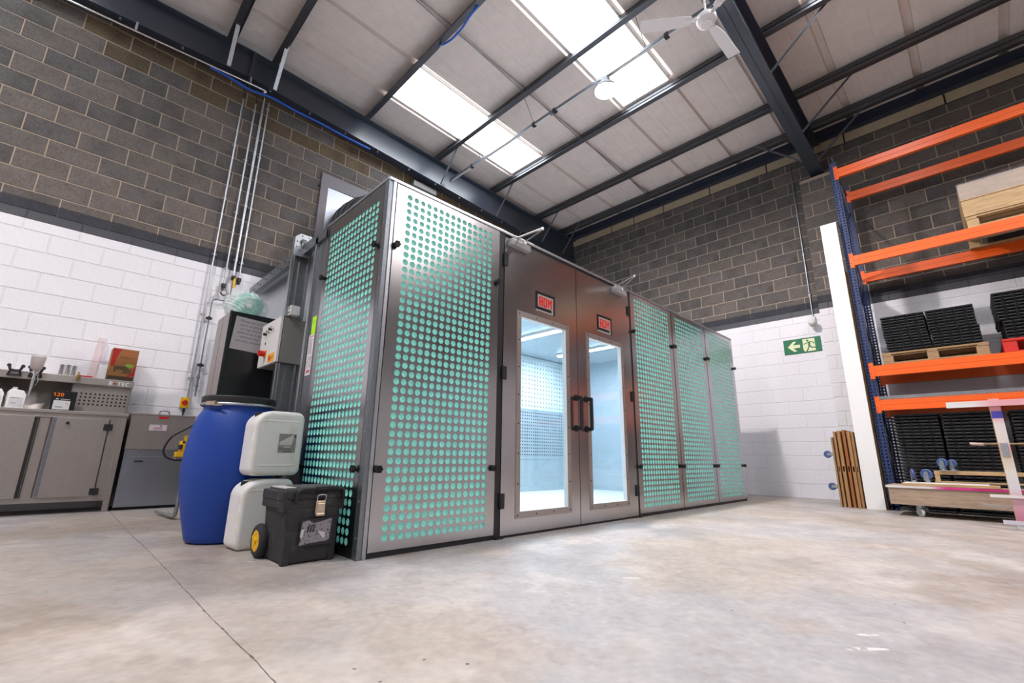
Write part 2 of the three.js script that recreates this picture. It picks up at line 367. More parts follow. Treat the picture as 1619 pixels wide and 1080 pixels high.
// ---------------------------------------------------------------- block walls
const WHITE_TOP = 3.05, BAND_TOP = 3.27;
const C_WHITE = [0.77, 0.76, 0.80], C_BAND = [0.052, 0.054, 0.065];
const TONES = [[0.150, 0.131, 0.118], [0.130, 0.117, 0.108], [0.162, 0.138, 0.122], [0.140, 0.125, 0.116], [0.176, 0.150, 0.134], [0.120, 0.109, 0.103]];
const TANS = [[0.150, 0.108, 0.062], [0.125, 0.092, 0.055]];
const PALE = [0.17, 0.15, 0.14];
function faceBlock(w, y0, y1, col, uo, vo) {   // pillow-edged block face: u from 0 to w, front at n = 0, sunk 8 mm
  const i = 0.004, d = -0.008, P = [[0, y0, d], [w, y0, d], [w, y1, d], [0, y1, d], [i, y0 + i, 0], [w - i, y0 + i, 0], [w - i, y1 - i, 0], [i, y1 - i, 0]];
  const F = [[4, 5, 6, 7], [0, 1, 5, 4], [1, 2, 6, 5], [2, 3, 7, 6], [3, 0, 4, 7]];
  const pos = [], uv = [], c = [];
  for (const f of F) for (const k of [f[0], f[1], f[2], f[0], f[2], f[3]]) { pos.push(...P[k]); uv.push(P[k][0] + uo, P[k][1] + vo); c.push(...col); }
  const g = new THREE.BufferGeometry();
  g.setAttribute('position', new THREE.Float32BufferAttribute(pos, 3));
  g.setAttribute('uv', new THREE.Float32BufferAttribute(uv, 2));
  g.setAttribute('color', new THREE.Float32BufferAttribute(c, 3));
  g.computeVertexNormals();
  return g;
}
const blockCache = {};
function blockGeo(w, n, tone, variant) {       // block of course n (bed joints at multiples of 0.225 m), y from its own base
  const key = [w.toFixed(3), n === 14 || n === 15 ? n : n < 14 ? 'w' : 'r', tone.join(), variant].join('|');
  if (blockCache[key]) return blockCache[key];
  const uo = variant * 0.37 + tone[0] * 9, vo = variant * 0.53 + tone[1] * 7, h = 0.215;
  let g;
  if (n < 14) g = faceBlock(w, 0, h, C_WHITE, uo, vo);
  else if (n === 14) { const s = WHITE_TOP - 13 * 0.225 - 0.005; g = mergeGeometries([faceBlock(w, 0, s, C_WHITE, uo, vo), faceBlock(w, s, h, C_BAND, uo, vo)]); }
  else if (n === 15) { const s = BAND_TOP - 14 * 0.225 - 0.005; g = mergeGeometries([faceBlock(w, 0, s, C_BAND, uo, vo), faceBlock(w, s, h, tone, uo, vo)]); }
  else g = faceBlock(w, 0, h, tone, uo, vo);
  return blockCache[key] = g;
}
const BOOTH = new THREE.Box3(V(-7.6, 0, 1.1), V(-1.28, 2.52, 4.3));
function shows(p) {                            // how large a block at p shows in the photograph
  const q = toPx(p); if (!q || q[0] < -20 || q[0] > 1640 || q[1] < -15 || q[1] > 1095) return 0;
  const d = p.clone().sub(CAM), L = d.length(), hit = new THREE.Ray(CAM.clone(), d.normalize()).intersectBox(BOOTH, V(0, 0, 0));
  if (hit && hit.distanceTo(CAM) < L) return 0;
  return 1 / (q[2] * q[2]);
}
// place(u, y) -> position of a point of the wall face; turn = rotation about y of the block, running +u
function blockWall(wall, u0, u1, phase, nMax, place, turn, reserve, tanFrom) {
  const list = [];
  for (let n = 1; n <= nMax; n++) {
    const off = phase + (n % 2 ? 0.225 : 0);
    for (let k = Math.floor((u0 - off) / 0.45) - 1; off + k * 0.45 < u1; k++) {
      const a = Math.max(u0, off + k * 0.45 + 0.005), b = Math.min(u1, off + (k + 1) * 0.45 - 0.005);
      if (b - a < 0.03) continue;
      let tone = TONES[Math.floor(rnd() * TONES.length)];
      if (n >= tanFrom && rnd() < 0.75) tone = TANS[Math.floor(rnd() * 2)];
      else if (rnd() < 0.02) tone = PALE;
      const variant = Math.floor(rnd() * 3), y = (n - 1) * 0.225 + 0.005;
      list.push({ a, b, n, y, tone, variant, s: shows(place((a + b) / 2, y + 0.11)) });
    }
  }
  list.sort((p, q) => q.s - p.s);
  const rest = { raw: [], paint: [] };
  list.forEach((o, i) => {
    const g = blockGeo(o.b - o.a, o.n, o.tone, o.variant), p = place(o.a, o.y);
    const mat = o.n >= 15 ? M.blockRaw : M.blockPaint;
    if (i < reserve && o.s > 0) {
      const m = new THREE.Mesh(g, mat); m.name = 'block'; m.position.copy(p); m.rotation.y = turn; m.castShadow = m.receiveShadow = true; wall.add(m);
    } else {
      const h = g.clone(); h.rotateY(turn); h.translate(p.x, p.y, p.z); rest[o.n >= 15 ? 'raw' : 'paint'].push(h);
    }
  });
  for (const k of ['raw', 'paint']) if (rest[k].length) {
    const m = new THREE.Mesh(mergeGeometries(rest[k]), k === 'raw' ? M.blockRaw : M.blockPaint);
    m.name = 'blockwork'; m.userData.kind = 'stuff'; m.castShadow = m.receiveShadow = true; wall.add(m);
  }
}
{
  // back (gable) wall: face at z = 0, looks to +z
  const w = structGroup('wall_back'), top = 6.35;
  obj('core', BB(XL - 0.3, 0.3, -0.3, top, -0.3, -0.02), M.mortar, w);
  for (const [a, b, m] of [[0, WHITE_TOP, M.mortarWhite], [WHITE_TOP, BAND_TOP, M.mortarDark], [BAND_TOP, top, M.mortar]]) obj('mortar', BB(XL, 0, a, b, -0.02, -0.005), m, w);
  blockWall(w, XL, 0, -9.5952, 28, (u, y) => V(u, y, 0), 0, 300, 25);
  // right wall: face at x = 0, looks to -x, u runs along +z
  const r = structGroup('wall_right'), rtop = 6.075;
  obj('core', BB(0.02, 0.3, -0.3, 6.4, -0.3, ZF + 0.3), M.mortar, r);
  for (const [a, b, m] of [[0, WHITE_TOP, M.mortarWhite], [WHITE_TOP, BAND_TOP, M.mortarDark], [BAND_TOP, rtop, M.mortar]]) obj('mortar', BB(0.005, 0.02, a, b, 0, ZF), m, r);
  blockWall(r, 0, ZF, 4.9014, 27, (u, y) => V(0, y, u), -Math.PI / 2, 300, 99);
  // unseen sides of the hall
  const wl = struct('wall_left', BB(XL - 0.3, XL, -0.3, 6.6, -0.3, ZF + 0.3), M.plainWall); obj('paint', BB(XL, XL + 0.004, 0, WHITE_TOP, 0, ZF), M.mortarWhite, wl);
  const wf = struct('wall_front', BB(XL - 0.3, 0.3, -0.3, 6.8, ZF, ZF + 0.3), M.plainWall); obj('paint', BB(XL, 0, 0, WHITE_TOP, ZF - 0.004, ZF), M.mortarWhite, wf);
  // pier that carries the rafter on the racking wall
  const p = structGroup('wall_pier'); const px0 = -0.235, pz0 = 5.36, pz1 = 5.83, ptop = 5.46;
  obj('core', BB(px0 + 0.02, -0.001, 0, ptop, pz0 + 0.015, pz1 - 0.015), M.mortar, p);
  for (const [a, b, m] of [[0, WHITE_TOP, M.mortarWhite], [WHITE_TOP, BAND_TOP, M.mortarDark], [BAND_TOP, ptop - 0.005, M.mortar]]) obj('mortar', BB(px0 + 0.006, -0.001, a, b, pz0 + 0.006, pz1 - 0.006), m, p);
  for (let n = 1; n <= 24; n++) {
    const y = (n - 1) * 0.225 + 0.005, split = n % 2 ? [[pz0, pz1]] : [[pz0, pz0 + 0.13], [pz0 + 0.14, pz1 - 0.11], [pz1 - 0.10, pz1]];
    const mat = n >= 15 ? M.blockRaw : M.blockPaint;
    for (const [a, b] of split) {
      const m = new THREE.Mesh(blockGeo(b - a, n, TONES[Math.floor(rnd() * 5)], 0), mat); m.name = 'block'; m.position.set(px0, y, b); m.rotation.y = -Math.PI / 2; m.rotation.y = -Math.PI / 2; m.position.z = a; p.add(m); m.castShadow = m.receiveShadow = true;
    }
    for (const [zz, turn] of [[pz1, 0], [pz0, Math.PI]]) {
      const m = new THREE.Mesh(blockGeo(0.23, n, TONES[Math.floor(rnd() * 5)], 1), mat); m.name = 'block'; m.rotation.y = turn; m.position.set(turn ? px0 + 0.232 : px0 + 0.002, y, zz); p.add(m); m.castShadow = m.receiveShadow = true;
    }
  }
  // cream insulation board closing the gap above the wall
  const s = structGroup('trim_1'); let z = 0.02;
  for (const len of [1.3, 0.62, 0.75, 1.05, 1.1, 1.25, 1.3, 1.2, 1.2, 1.2]) { obj('board', BB(-0.03, 0.002, 6.01, 6.33, z, z + len - 0.025), M.creamStrip, s); z += len; }
  obj('backing', BB(-0.012, 0.002, 6.0, 6.3, 0.02, ZF), std([0.03, 0.028, 0.026], 0.9), s);
}

// ---------------------------------------------------------------- roof: liner sheets between ribs, rooflights
const SEAM0 = 0.74 - 0.9125, SEAM = 0.9125;
{
  const ceiling = structGroup('ceiling');
  const strip = (x0, x1, z0, z1, r0, r1) => {      // liner sheet with half a rib (raised 65 mm) at either edge
    const prof = [];
    if (r0) prof.push([z0, 0.065], [z0 + 0.055, 0.065], [z0 + 0.07, 0]); else prof.push([z0, 0]);
    if (!r0 || !r1 || z1 - z0 > 0.6) for (const q of [0.33, 0.67]) { const m = z0 + (z1 - z0) * q; if (z1 - z0 > 0.6) prof.push([m - 0.05, 0], [m - 0.035, 0.004], [m + 0.035, 0.004], [m + 0.05, 0]); }
    if (r1) prof.push([z1 - 0.04, 0], [z1 - 0.025, 0.065], [z1, 0.065]); else prof.push([z1, 0]);
    const pos = [];
    for (let i = 0; i + 1 < prof.length; i++) {
      const [za, ha] = prof[i], [zb, hb] = prof[i + 1], ya = linerY(x0), yb = linerY(x1);
      const A = [x0, ya + ha, za], B = [x1, yb + ha, za], C = [x1, yb + hb, zb], D = [x0, ya + hb, zb];
      pos.push(...A, ...B, ...C, ...A, ...C, ...D);
    }
    const g = new THREE.BufferGeometry(); g.setAttribute('position', new THREE.Float32BufferAttribute(pos, 3)); g.computeVertexNormals(); return g;
  };
  for (const [xa, xb] of [[RIDGE, 0.3], [XL - 0.3, RIDGE]]) for (let k = 0; SEAM0 + k * SEAM < ZF; k++) {
    const z0 = Math.max(SEAM0 + k * SEAM, -0.1), z1 = Math.min(SEAM0 + (k + 1) * SEAM, ZF);
    const light = ROOFLIGHTS.find(l => l[2] > z0 && l[3] < z1 && l[0] > xa && l[1] < xb);
    const gs = [];
    if (!light) gs.push(strip(xa, xb, z0, z1, k > 0, true));
    else gs.push(strip(xa, light[0], z0, z1, true, true), strip(light[1], xb, z0, z1, true, true), strip(light[0], light[1], z0, light[2], false, false), strip(light[0], light[1], light[3], z1, false, false));
    obj('roof_sheet', gs, M.liner, ceiling);
  }
  // deck over the liner
  for (const s of [-1, 1]) {
    const x1 = s < 0 ? XL - 0.3 : 0.3, a = V(RIDGE, linerY(RIDGE), 0), b = V(x1, linerY(x1), 0);
    const pts = [[RIDGE, a.y + 0.08], [x1, b.y + 0.08], [x1, b.y + 0.2], [RIDGE, a.y + 0.2]];
    obj('roof_deck', EX(pts, ZF + 0.6).translate(0, 0, -0.3), M.plainWall, ceiling);
  }
  ROOFLIGHTS.forEach(([x0, x1, z0, z1], i) => {
    const pts = [[x0, linerY(x0) + 0.004], [x1, linerY(x1) + 0.004], [x1, linerY(x1) + 0.02], [x0, linerY(x0) + 0.02]];
    const m = struct('window_' + (i + 1), EX(pts, z1 - z0).translate(0, 0, z0), M.skyGlow);
  });
}

// ---------------------------------------------------------------- roof steel
function rafter(zc, label) {
  const t = thing('roof_rafter', label, 'beam', [0, 0, 0], 0, 'portal frame rafters');
  t.userData.kind = 'structure';
  const xs = [XL + 0.1, RIDGE, -0.06];
  const web = [...xs.map(x => [x, rafterBottom(x)]), ...xs.slice().reverse().map(x => [x, rafterTop(x)])];
  obj('web', EX(web, 0.012).translate(0, 0, zc - 0.006), M.steelPaint, t);
  const fl = (f, d) => { const p = [...xs.map(x => [x, f(x)]), ...xs.slice().reverse().map(x => [x, f(x) + d])]; return EX(p, 0.2).translate(0, 0, zc - 0.1); };
  obj('bottom_flange', fl(rafterBottom, 0.016), M.steelPaint, t);
  obj('top_flange', fl(x => rafterTop(x) - 0.016, 0.016), M.steelPaint, t);
  obj('apex_plate', BB(RIDGE - 0.02, RIDGE + 0.02, rafterBottom(RIDGE) - 0.03, rafterTop(RIDGE), zc - 0.1, zc + 0.1), M.steelPaint, t);
  return t;
}
const gable = rafter(0.135, 'dark steel rafter running along the top of the gable block wall');
const mainRafter = rafter(5.63, 'dark steel rafter landing on the block pier beside the racking');
for (const x of [-9.3, -8.65, -7.55, -6.95, -6.35, -5.75, -5.1, -4.5, -3.9, -3.3, -2.7, -2.1]) obj('bolt', [CY(0.014, 0.03, x, rafterBottom(x) - 0.012, 0.19, 'y', 8)], M.galv, gable);
{
  const spots = [[-0.5, 'nearest the wall with the exit sign'], [-1.45, 'second from the wall with the exit sign'], [-2.95, 'along the lower ends of the rooflights'], [-4.45, 'crossing the middle of the rooflights'], [-5.97, 'along the upper ends of the rooflights'], [-7.52, 'on the exit sign side of the ridge'], [-8.12, 'just past the ridge, farthest from the exit sign']];
  for (const [x, where] of spots) {
    const y = rafterTop(x), z0 = 0.01, z1 = 14.9, t = thing('roof_purlin', 'galvanised steel roof purlin ' + where, 'purlin', [0, 0, 0], 0, 'roof purlins');
    t.userData.kind = 'structure';
    obj('web', [BB(x, x + 0.003, y, y + 0.065, z0, z1), BB(x + 0.012, x + 0.015, y + 0.065, y + 0.135, z0, z1), BB(x, x + 0.015, y + 0.064, y + 0.067, z0, z1), BB(x, x + 0.015, y + 0.133, y + 0.136, z0, z1), BB(x, x + 0.003, y + 0.135, y + 0.2, z0, z1)], M.purlin, t);
    obj('bottom_flange', [BB(x - 0.08, x + 0.003, y, y + 0.003, z0, z1), BB(x - 0.083, x - 0.08, y, y + 0.02, z0, z1)], M.purlin, t);
    obj('top_flange', [BB(x, x + 0.06, y + 0.197, y + 0.2, z0, z1), BB(x + 0.057, x + 0.06, y + 0.18, y + 0.2, z0, z1)], M.purlin, t);
  }
  const eave = obj('eave_beam', [BB(-0.17, -0.035, 6.17, 6.335, 0.02, ZF)], M.steelBlue); tag(eave, 'dark blue steel eaves beam above the cream boards', 'beam'); eave.userData.kind = 'structure';
  // sag rods tie neighbouring purlins together
  const xs = [-7.52, -5.97, -4.45, -2.95, -1.45, -0.5];
  for (let i = 0; i + 1 < xs.length; i++) {
    const a = xs[i], b = xs[i + 1], m = obj('sag_rod', [ROD(V(a, rafterTop(a) + 0.13, 2.6), V(b, rafterTop(b) + 0.06, 2.6), 0.008), ROD(V(a, rafterTop(a) + 0.06, 2.63), V(b, rafterTop(b) + 0.13, 2.63), 0.006)], M.galvDark);
    tag(m, ['thin tie rods between the ridge purlin and the one above the rooflights', 'thin tie rods beside the upper half of the rooflights', 'thin tie rods beside the lower half of the rooflights', 'thin tie rods just below the rooflights', 'thin tie rods between the two lowest purlins'][i], 'rod', 'tie rods between purlins');
  }
  // fly braces from the bottom flange of a rafter up to a purlin
  const brace = (x, za, zb, galv, label) => {
    const a = V(x, rafterBottom(x) + 0.02, za), b = V(x - 0.03, rafterTop(x) + 0.08, zb);
    const gs = galv ? [BAR(a, b, 0.05, 0.004)] : [BAR(a, b, 0.035, 0.005), BAR(a, b, 0.005, 0.035)];
    const m = obj('fly_brace', gs, galv ? M.galv : M.galvDark); tag(m, label, 'brace', 'fly braces of the rafters');
  };
  brace(-8.12, 0.22, 0.62, true, 'bright galvanised strap brace beyond the ridge on the gable rafter');
  brace(-7.5, 0.22, 0.7, true, 'bright galvanised strap brace on the rooflight side of the ridge');
  for (const [x, l] of [[-4.4, 'crossing the middle of the rooflights'], [-2.9, 'at the lower rooflight ends'], [-1.4, 'second from the exit sign wall'], [-0.62, 'nearest the exit sign wall']]) brace(x, 0.22, 0.8, false, 'thin angle brace from the gable rafter to the purlin ' + l);
  for (const [x, l] of [[-2.9, 'at the lower rooflight ends'], [-1.4, 'second from the exit sign wall'], [-0.5, 'nearest the exit sign wall']]) brace(x, 5.72, 6.5, false, 'thin angle brace above the racking to the purlin ' + l);
  brace(-0.62, 5.54, 4.85, false, 'thin angle brace above the exit sign to the lowest purlin');
}
// ---------------------------------------------------------------- the spray booth
function rootOffset(o) { const p = V(0, 0, 0); for (let q = o; q && q !== scene; q = q.parent) p.add(q.position); return p; }
function objW(name, geos, mat, parent, keepUV = false) {     // geometry given in room coordinates, put under a thing that is not turned
  const g = join(geos, keepUV), p = rootOffset(parent); g.translate(-p.x, -p.y, -p.z);
  const m = new THREE.Mesh(g, mat); m.castShadow = m.receiveShadow = true; m.name = name; parent.add(m); return m;
}
const ZB = 4.28, XB = -7.58;
const booth = thing('spray_booth', 'large galvanised spray booth with green filter panels and two glazed doors', 'spray booth', [-4.45, 0, 2.7]);
function starKnob(axis) {              // star grip on a stem, axis along +z (or -x), about its fixing point
  const gs = [CY(0.009, 0.018, 0, 0, 0.009, 'z', 10), CY(0.015, 0.018, 0, 0, 0.024, 'z', 12)];
  for (let k = 0; k < 6; k++) { const a = k * Math.PI / 3; gs.push(CY(0.009, 0.018, 0.016 * Math.cos(a), 0.016 * Math.sin(a), 0.024, 'z', 8)); }
  const g = join(gs); if (axis === '-x') g.rotateY(-Math.PI / 2); return g;
}
const KNOBZ = starKnob('z'), KNOBX = starKnob('-x');
function knob(parent, x, y, z, axis = 'z') { objW('knob', [(axis === 'z' ? KNOBZ : KNOBX).clone().translate(x, y, z), axis === 'z' ? CY(0.016, 0.006, x, y, z + 0.003, 'z', 12) : CY(0.016, 0.006, x - 0.003, y, z, 'x', 12)], M.black, parent); }
const PITCH_H = 0.0564, HR = 0.0222;
function filterPanel(a, b, face) {
  const w = b - a, h = 2.465, y0 = 0.032, nc = 15, nr = 42, px = face === 'z' ? 0.0565 : 0.0555;
  const hx = face === 'z' ? (w - 14 * px) / 2 : 0.088, hy = face === 'z' ? 0.078 : 0.055;
  let sh = perfSheet(w, h, nc, nr, px, HR, hx, hy, 0.002);
  // folded edges
  const lip = [BB(0, w, 0, 0.002, -0.02, 0), BB(0, w, h - 0.002, h, -0.02, 0), BB(0, 0.002, 0, h, -0.02, 0), BB(w - 0.002, w, 0, h, -0.02, 0)];
  let fl = filterSheet(nc, nr, px, HR, hx, hy, -0.0022, 0.006);
  let all = join([sh, ...lip]); fl = join([fl]);
  let back = join([BB(0.02, 0.06, 0.03, h - 0.03, -0.05, -0.02), BB(w - 0.06, w - 0.02, 0.03, h - 0.03, -0.05, -0.02), BB(0.06, w - 0.06, 0.02, 0.05, -0.05, -0.02), BB(0.06, w - 0.06, h - 0.06, h - 0.02, -0.05, -0.02)]);
  const put = g => { if (face !== 'z') { g.rotateY(-Math.PI / 2); g.translate(XB, y0, a); } else g.translate(a, y0, ZB); return g; };
  const p = objW('filter_panel', put(all), M.sheet, booth); 
  const f = objW('filter_medium', put(fl), M.filter, p); f.userData.label = 'sea green fibre filter behind the round holes';
  objW('filter_frame', put(back), M.filterBlue, p);
  return p;
}
{
  // front: one panel, two doors, three panels
  const P = [[-7.513, -6.505], [-4.415, -3.397], [-3.385, -2.362], [-2.350, -1.306]];
  P.forEach(([a, b], i) => { const p = filterPanel(a, b, 'z'); for (const y of [2.022, 0.512]) { knob(p, a + 0.022, y, ZB); knob(p, b - 0.022, y, ZB); } });
  const side = filterPanel(3.272, 4.224, 'x');
  for (const y of [2.022, 0.512]) { knob(side, XB, y, 4.18, '-x'); knob(side, XB, y, 3.29, '-x'); }
  // corner post with rivets, bright outer lip
  const post = objW('corner_post', [RB(XB + 0.004, -7.518, 0, 2.505, 4.23, ZB - 0.004, 0.003), BB(XB, XB + 0.003, 0, 2.505, 4.226, ZB + 0.002)], M.galvDark, booth);
  objW('corner_lip', [RB(-7.545, -7.519, 0, 2.515, ZB - 0.006, ZB + 0.003, 0.002)], M.galv, post);
  for (let k = 0; k < 12; k++) objW('rivet', [CY(0.006, 0.004, XB - 0.0015, 0.12 + k * 0.205, 4.252, 'x', 8)], M.galv, post);
  for (const [a, b, zf] of [[-6.503, -6.446, ZB - 0.004], [-4.446, -4.419, ZB - 0.004], [-3.42, -3.36, ZB - 0.02], [-2.385, -2.325, ZB - 0.02], [-1.34, -1.302, ZB - 0.02], [-7.53, -7.505, ZB - 0.02]]) objW('post', [BB(a, b, 0, 2.5, 4.2, zf)], M.black, booth);
  objW('foot_plate', [RB(-6.5, -6.42, 0, 0.012, 4.2, 4.3, 0.003)], M.black, booth); objW('foot_plate', [RB(-4.46, -4.41, 0, 0.012, 4.2, 4.3, 0.003)], M.black, booth);
  objW('top_rail', [RB(XB, -1.30, 2.5, 2.525, 4.2, ZB + 0.006, 0.004)], M.galv, booth);
  objW('threshold', [BB(-6.446, -4.446, 0, 0.018, 4.2, ZB - 0.012)], M.black, booth);
  objW('header', [BB(-6.446, -4.446, 2.466, 2.5, 4.2, ZB - 0.012)], M.black, booth);
  objW('sill', [BB(XB + 0.01, -6.5, 0, 0.03, 4.2, ZB - 0.008)], M.black, booth); objW('sill', [BB(-4.42, -1.305, 0, 0.03, 4.2, ZB - 0.008)], M.black, booth);
  objW('side_sill', [BB(XB + 0.004, XB + 0.06, 0, 0.034, 3.2, 4.23)], M.black, booth); objW('side_jamb', [BB(XB + 0.03, XB + 0.08, 0, 2.5, 3.22, 3.3)], M.black, booth);
  objW('side_rail', [RB(XB - 0.006, XB + 0.05, 2.5, 2.522, 1.1, ZB, 0.003)], M.galv, booth);
  // the left side behind the filter panel
  objW('side_wall', [BB(-7.488, -7.47, 0, 2.5, 1.12, 3.26)], M.galv, booth);
  const rail = objW('punched_rail', [BB(-7.6, -7.597, 2.395, 2.5, 1.1, 3.27), BB(-7.6, -7.56, 2.395, 2.399, 1.1, 3.27)], M.galvDark, booth);
  for (let k = 0; k < 14; k++) objW('bolt', [CY(0.008, 0.008, -7.602, 2.43 + (k % 2) * 0.04, 1.3 + k * 0.11, 'x', 8)], M.black, rail);
  objW('edge_strip', [RB(XB, XB + 0.03, 0, 2.5, 3.11, 3.268, 0.003)], M.galvDark, booth);
  objW('angle_post', [BB(-7.6, -7.597, 0, 2.46, 3.055, 3.105), BB(-7.6, -7.53, 0, 2.46, 3.102, 3.105)], M.galv, booth);
  // channel post that carries the control box, pierced plate at its head
  const x0 = -7.692, x1 = -7.532, z0 = 2.735, z1 = 2.79;
  const channel = (ya, yb) => [BB(x0, x1, ya, yb, z0, z0 + 0.004), BB(x0, x0 + 0.004, ya, yb, z0, z1), BB(x1 - 0.004, x1, ya, yb, z0, z1), BB(x0, x0 + 0.02, ya, yb, z1 - 0.004, z1), BB(x1 - 0.02, x1, ya, yb, z1 - 0.004, z1), BB(-7.615, -7.605, ya, yb, z0, z0 + 0.02)];
  objW('channel_post', channel(0, 1.352), M.galv, booth);
  const cp = objW('channel_post', channel(1.774, 2.55), M.galv, booth);
  const oct = []; for (let k = 0; k < 8; k++) { const a = Math.PI / 8 + k * Math.PI / 4; oct.push([-7.612 + 0.042 * Math.cos(a), 2.49 + 0.05 * Math.sin(a)]); }
  objW('head_plate', [EX([[x0, 2.36], [x0, 2.54], [x0 + 0.045, 2.585], [x1 - 0.02, 2.585], [x1, 2.555], [x1, 2.36]], 0.004, 0, [oct]).translate(0, 0, z1 - 0.002)], M.galv, cp);
  for (const [bx, by] of [[x0 + 0.02, 2.5], [x0 + 0.02, 2.45], [x0 + 0.06, 2.565], [x1 - 0.04, 2.565], [x1 - 0.02, 2.5], [x0 + 0.05, 2.42]]) objW('bolt', [CY(0.005, 0.006, bx, by, z1 + 0.003, 'z', 8)], M.black, cp);
  // printed notices on the edge strip
  print0(booth, 'notice', 0.085, 0.155, canvasMat(128, 230, (g, w, h) => { g.fillStyle = '#b4f000'; g.fillRect(0, 0, w, h); g.strokeStyle = '#3c5200'; g.lineWidth = 4; for (let i = 0; i < 3; i++) { g.beginPath(); g.moveTo(20, 60 + i * 16); g.lineTo(105 - i * 20, 60 + i * 16); g.stroke(); } }), [XB - 0.002, 1.628, 3.205], '-x');
  print0(booth, 'notice', 0.11, 0.34, canvasMat(192, 600, (g, w, h) => {
    g.fillStyle = '#dcd6da'; g.fillRect(0, 0, w, h); g.fillStyle = '#c02a35'; g.fillRect(20, 22, 150, 12); g.fillStyle = '#66646c';
    let s = 7; const q = () => { s = (s * 16807) % 2147483647; return s / 2147483647; };
    for (let y = 60; y < 300; y += 20) g.fillRect(20, y, 90 + 60 * q(), 8);
    for (let y = 320; y < 500; y += 12) for (let x = 16; x < 170; x += 12) if (q() < 0.6) g.fillRect(x, y, 10, 8);
    g.fillStyle = '#c87078'; g.fillRect(30, 520, 130, 50);
  }), [XB - 0.002, 1.382, 3.19], '-x');
  // doors
  const door = (a, b, hingeLeft) => {
    const w0 = hingeLeft ? -6.232 : -5.248, w1 = hingeLeft ? -5.622 : -4.662, wy0 = 0.178, wy1 = 1.785;
    const d = objW('door', [EX([[a, 0.02], [b, 0.02], [b, 2.468], [a, 2.468]], 0.04, 0, [[[w0, wy0], [w0, wy1], [w1, wy1], [w1, wy0]]]).translate(0, 0, ZB - 0.04)], M.sheet, booth);
    const t = 0.05, fz = ZB + 0.004;
    objW('window_frame', [EX([[w0 - t, wy0 - t], [w1 + t, wy0 - t], [w1 + t, wy1 + t], [w0 - t, wy1 + t]], 0.004, 0, [[[w0, wy0], [w0, wy1], [w1, wy1], [w1, wy0]]]).translate(0, 0, ZB)], M.stainless, d);
    const fr = [BB(w0 - 0.001, w0 + 0.002, wy0, wy1, ZB - 0.04, ZB + 0.003), BB(w1 - 0.002, w1 + 0.001, wy0, wy1, ZB - 0.04, ZB + 0.003), BB(w0, w1, wy0 - 0.001, wy0 + 0.002, ZB - 0.04, ZB + 0.003), BB(w0, w1, wy1 - 0.002, wy1 + 0.001, ZB - 0.04, ZB + 0.003)];
    objW('reveal', fr, M.whitePaint, d);
    objW('glass', [BB(w0, w1, wy0, wy1, ZB - 0.023, ZB - 0.019)], M.glass, d);
    const scr = []; for (let k = 0; k < 8; k++) { const y = wy0 - t / 2 + k * (wy1 - wy0 + t) / 7; scr.push([w0 - t / 2, y], [w1 + t / 2, y]); }
    for (const k of [1, 2]) { const x = mix(w0 - t / 2, w1 + t / 2, k / 3); scr.push([x, wy0 - t / 2], [x, wy1 + t / 2]); }
    for (const [x, y] of scr) objW('screw', [CY(0.006, 0.005, x, y, ZB + 0.005, 'z', 8)], M.black, d);
    // hinges
    const hx = hingeLeft ? a - 0.008 : b + 0.004;
    for (const y of [2.255, 1.26, 0.268]) {
      const hg = objW('hinge', [RB(hx - 0.012 + (hingeLeft ? 0 : -0.03), hx + 0.012 + (hingeLeft ? 0.03 : 0), y - 0.055, y + 0.055, ZB, ZB + 0.012, 0.003), CY(0.009, 0.115, hx, y, ZB + 0.012, 'y', 10)], M.black, d);
    }
    // pull handle
    const hc = hingeLeft ? -5.478 : -5.318, k = 0.145;
    const hz = ZB + 0.062;
    objW('handle', [RB(hc - 0.016, hc + 0.016, 0.85, 1.16, hz - 0.013, hz + 0.013, 0.010, 3), ...[0.862, 1.148].map(y => RB(hc - 0.016, hc + 0.016, y - 0.018, y + 0.018, ZB, hz, 0.008, 2)), ...[0.862, 1.148].map(y => RB(hc - 0.022, hc + 0.022, y - 0.03, y + 0.03, ZB, ZB + 0.008, 0.004, 2))], M.black, d);
    // name plate
    const sx = hingeLeft ? -5.912 : -4.954;
    print0(d, 'name_plate', 0.268, 0.19, M.plate, [sx, 1.983, ZB + 0.003], 'z');
    // overhead closer with folding arm
    const cx0 = hingeLeft ? -6.41 : -4.80, cx1 = hingeLeft ? -6.17 : -4.56;
    const cl = objW('door_closer', [RB(cx0, cx1, 2.395, 2.455, ZB, ZB + 0.055, 0.006)], M.midGrey, d);
    const tip = hingeLeft ? onY(858, 361, 2.5) : onY(1003, 436, 2.5), base = V(cx1 - 0.05, 2.475, ZB + 0.03);
    objW('arm', [BAR(V(cx0 + 0.1, 2.5, ZB + 0.02), tip, 0.02, 0.006), CY(0.014, 0.04, base.x, 2.475, base.z, 'y', 10)], M.alu, cl);
    objW('link', [BAR(base.clone().setY(2.492), tip.clone().setY(2.488), 0.016, 0.006), CY(0.012, 0.025, tip.x, 2.495, tip.z, 'y', 10)], M.alu, cl);
    objW('bracket', [RB(cx0 + 0.06, cx0 + 0.2, 2.468, 2.502, ZB - 0.01, ZB + 0.03, 0.003)], M.midGrey, cl);
    return d;
  };
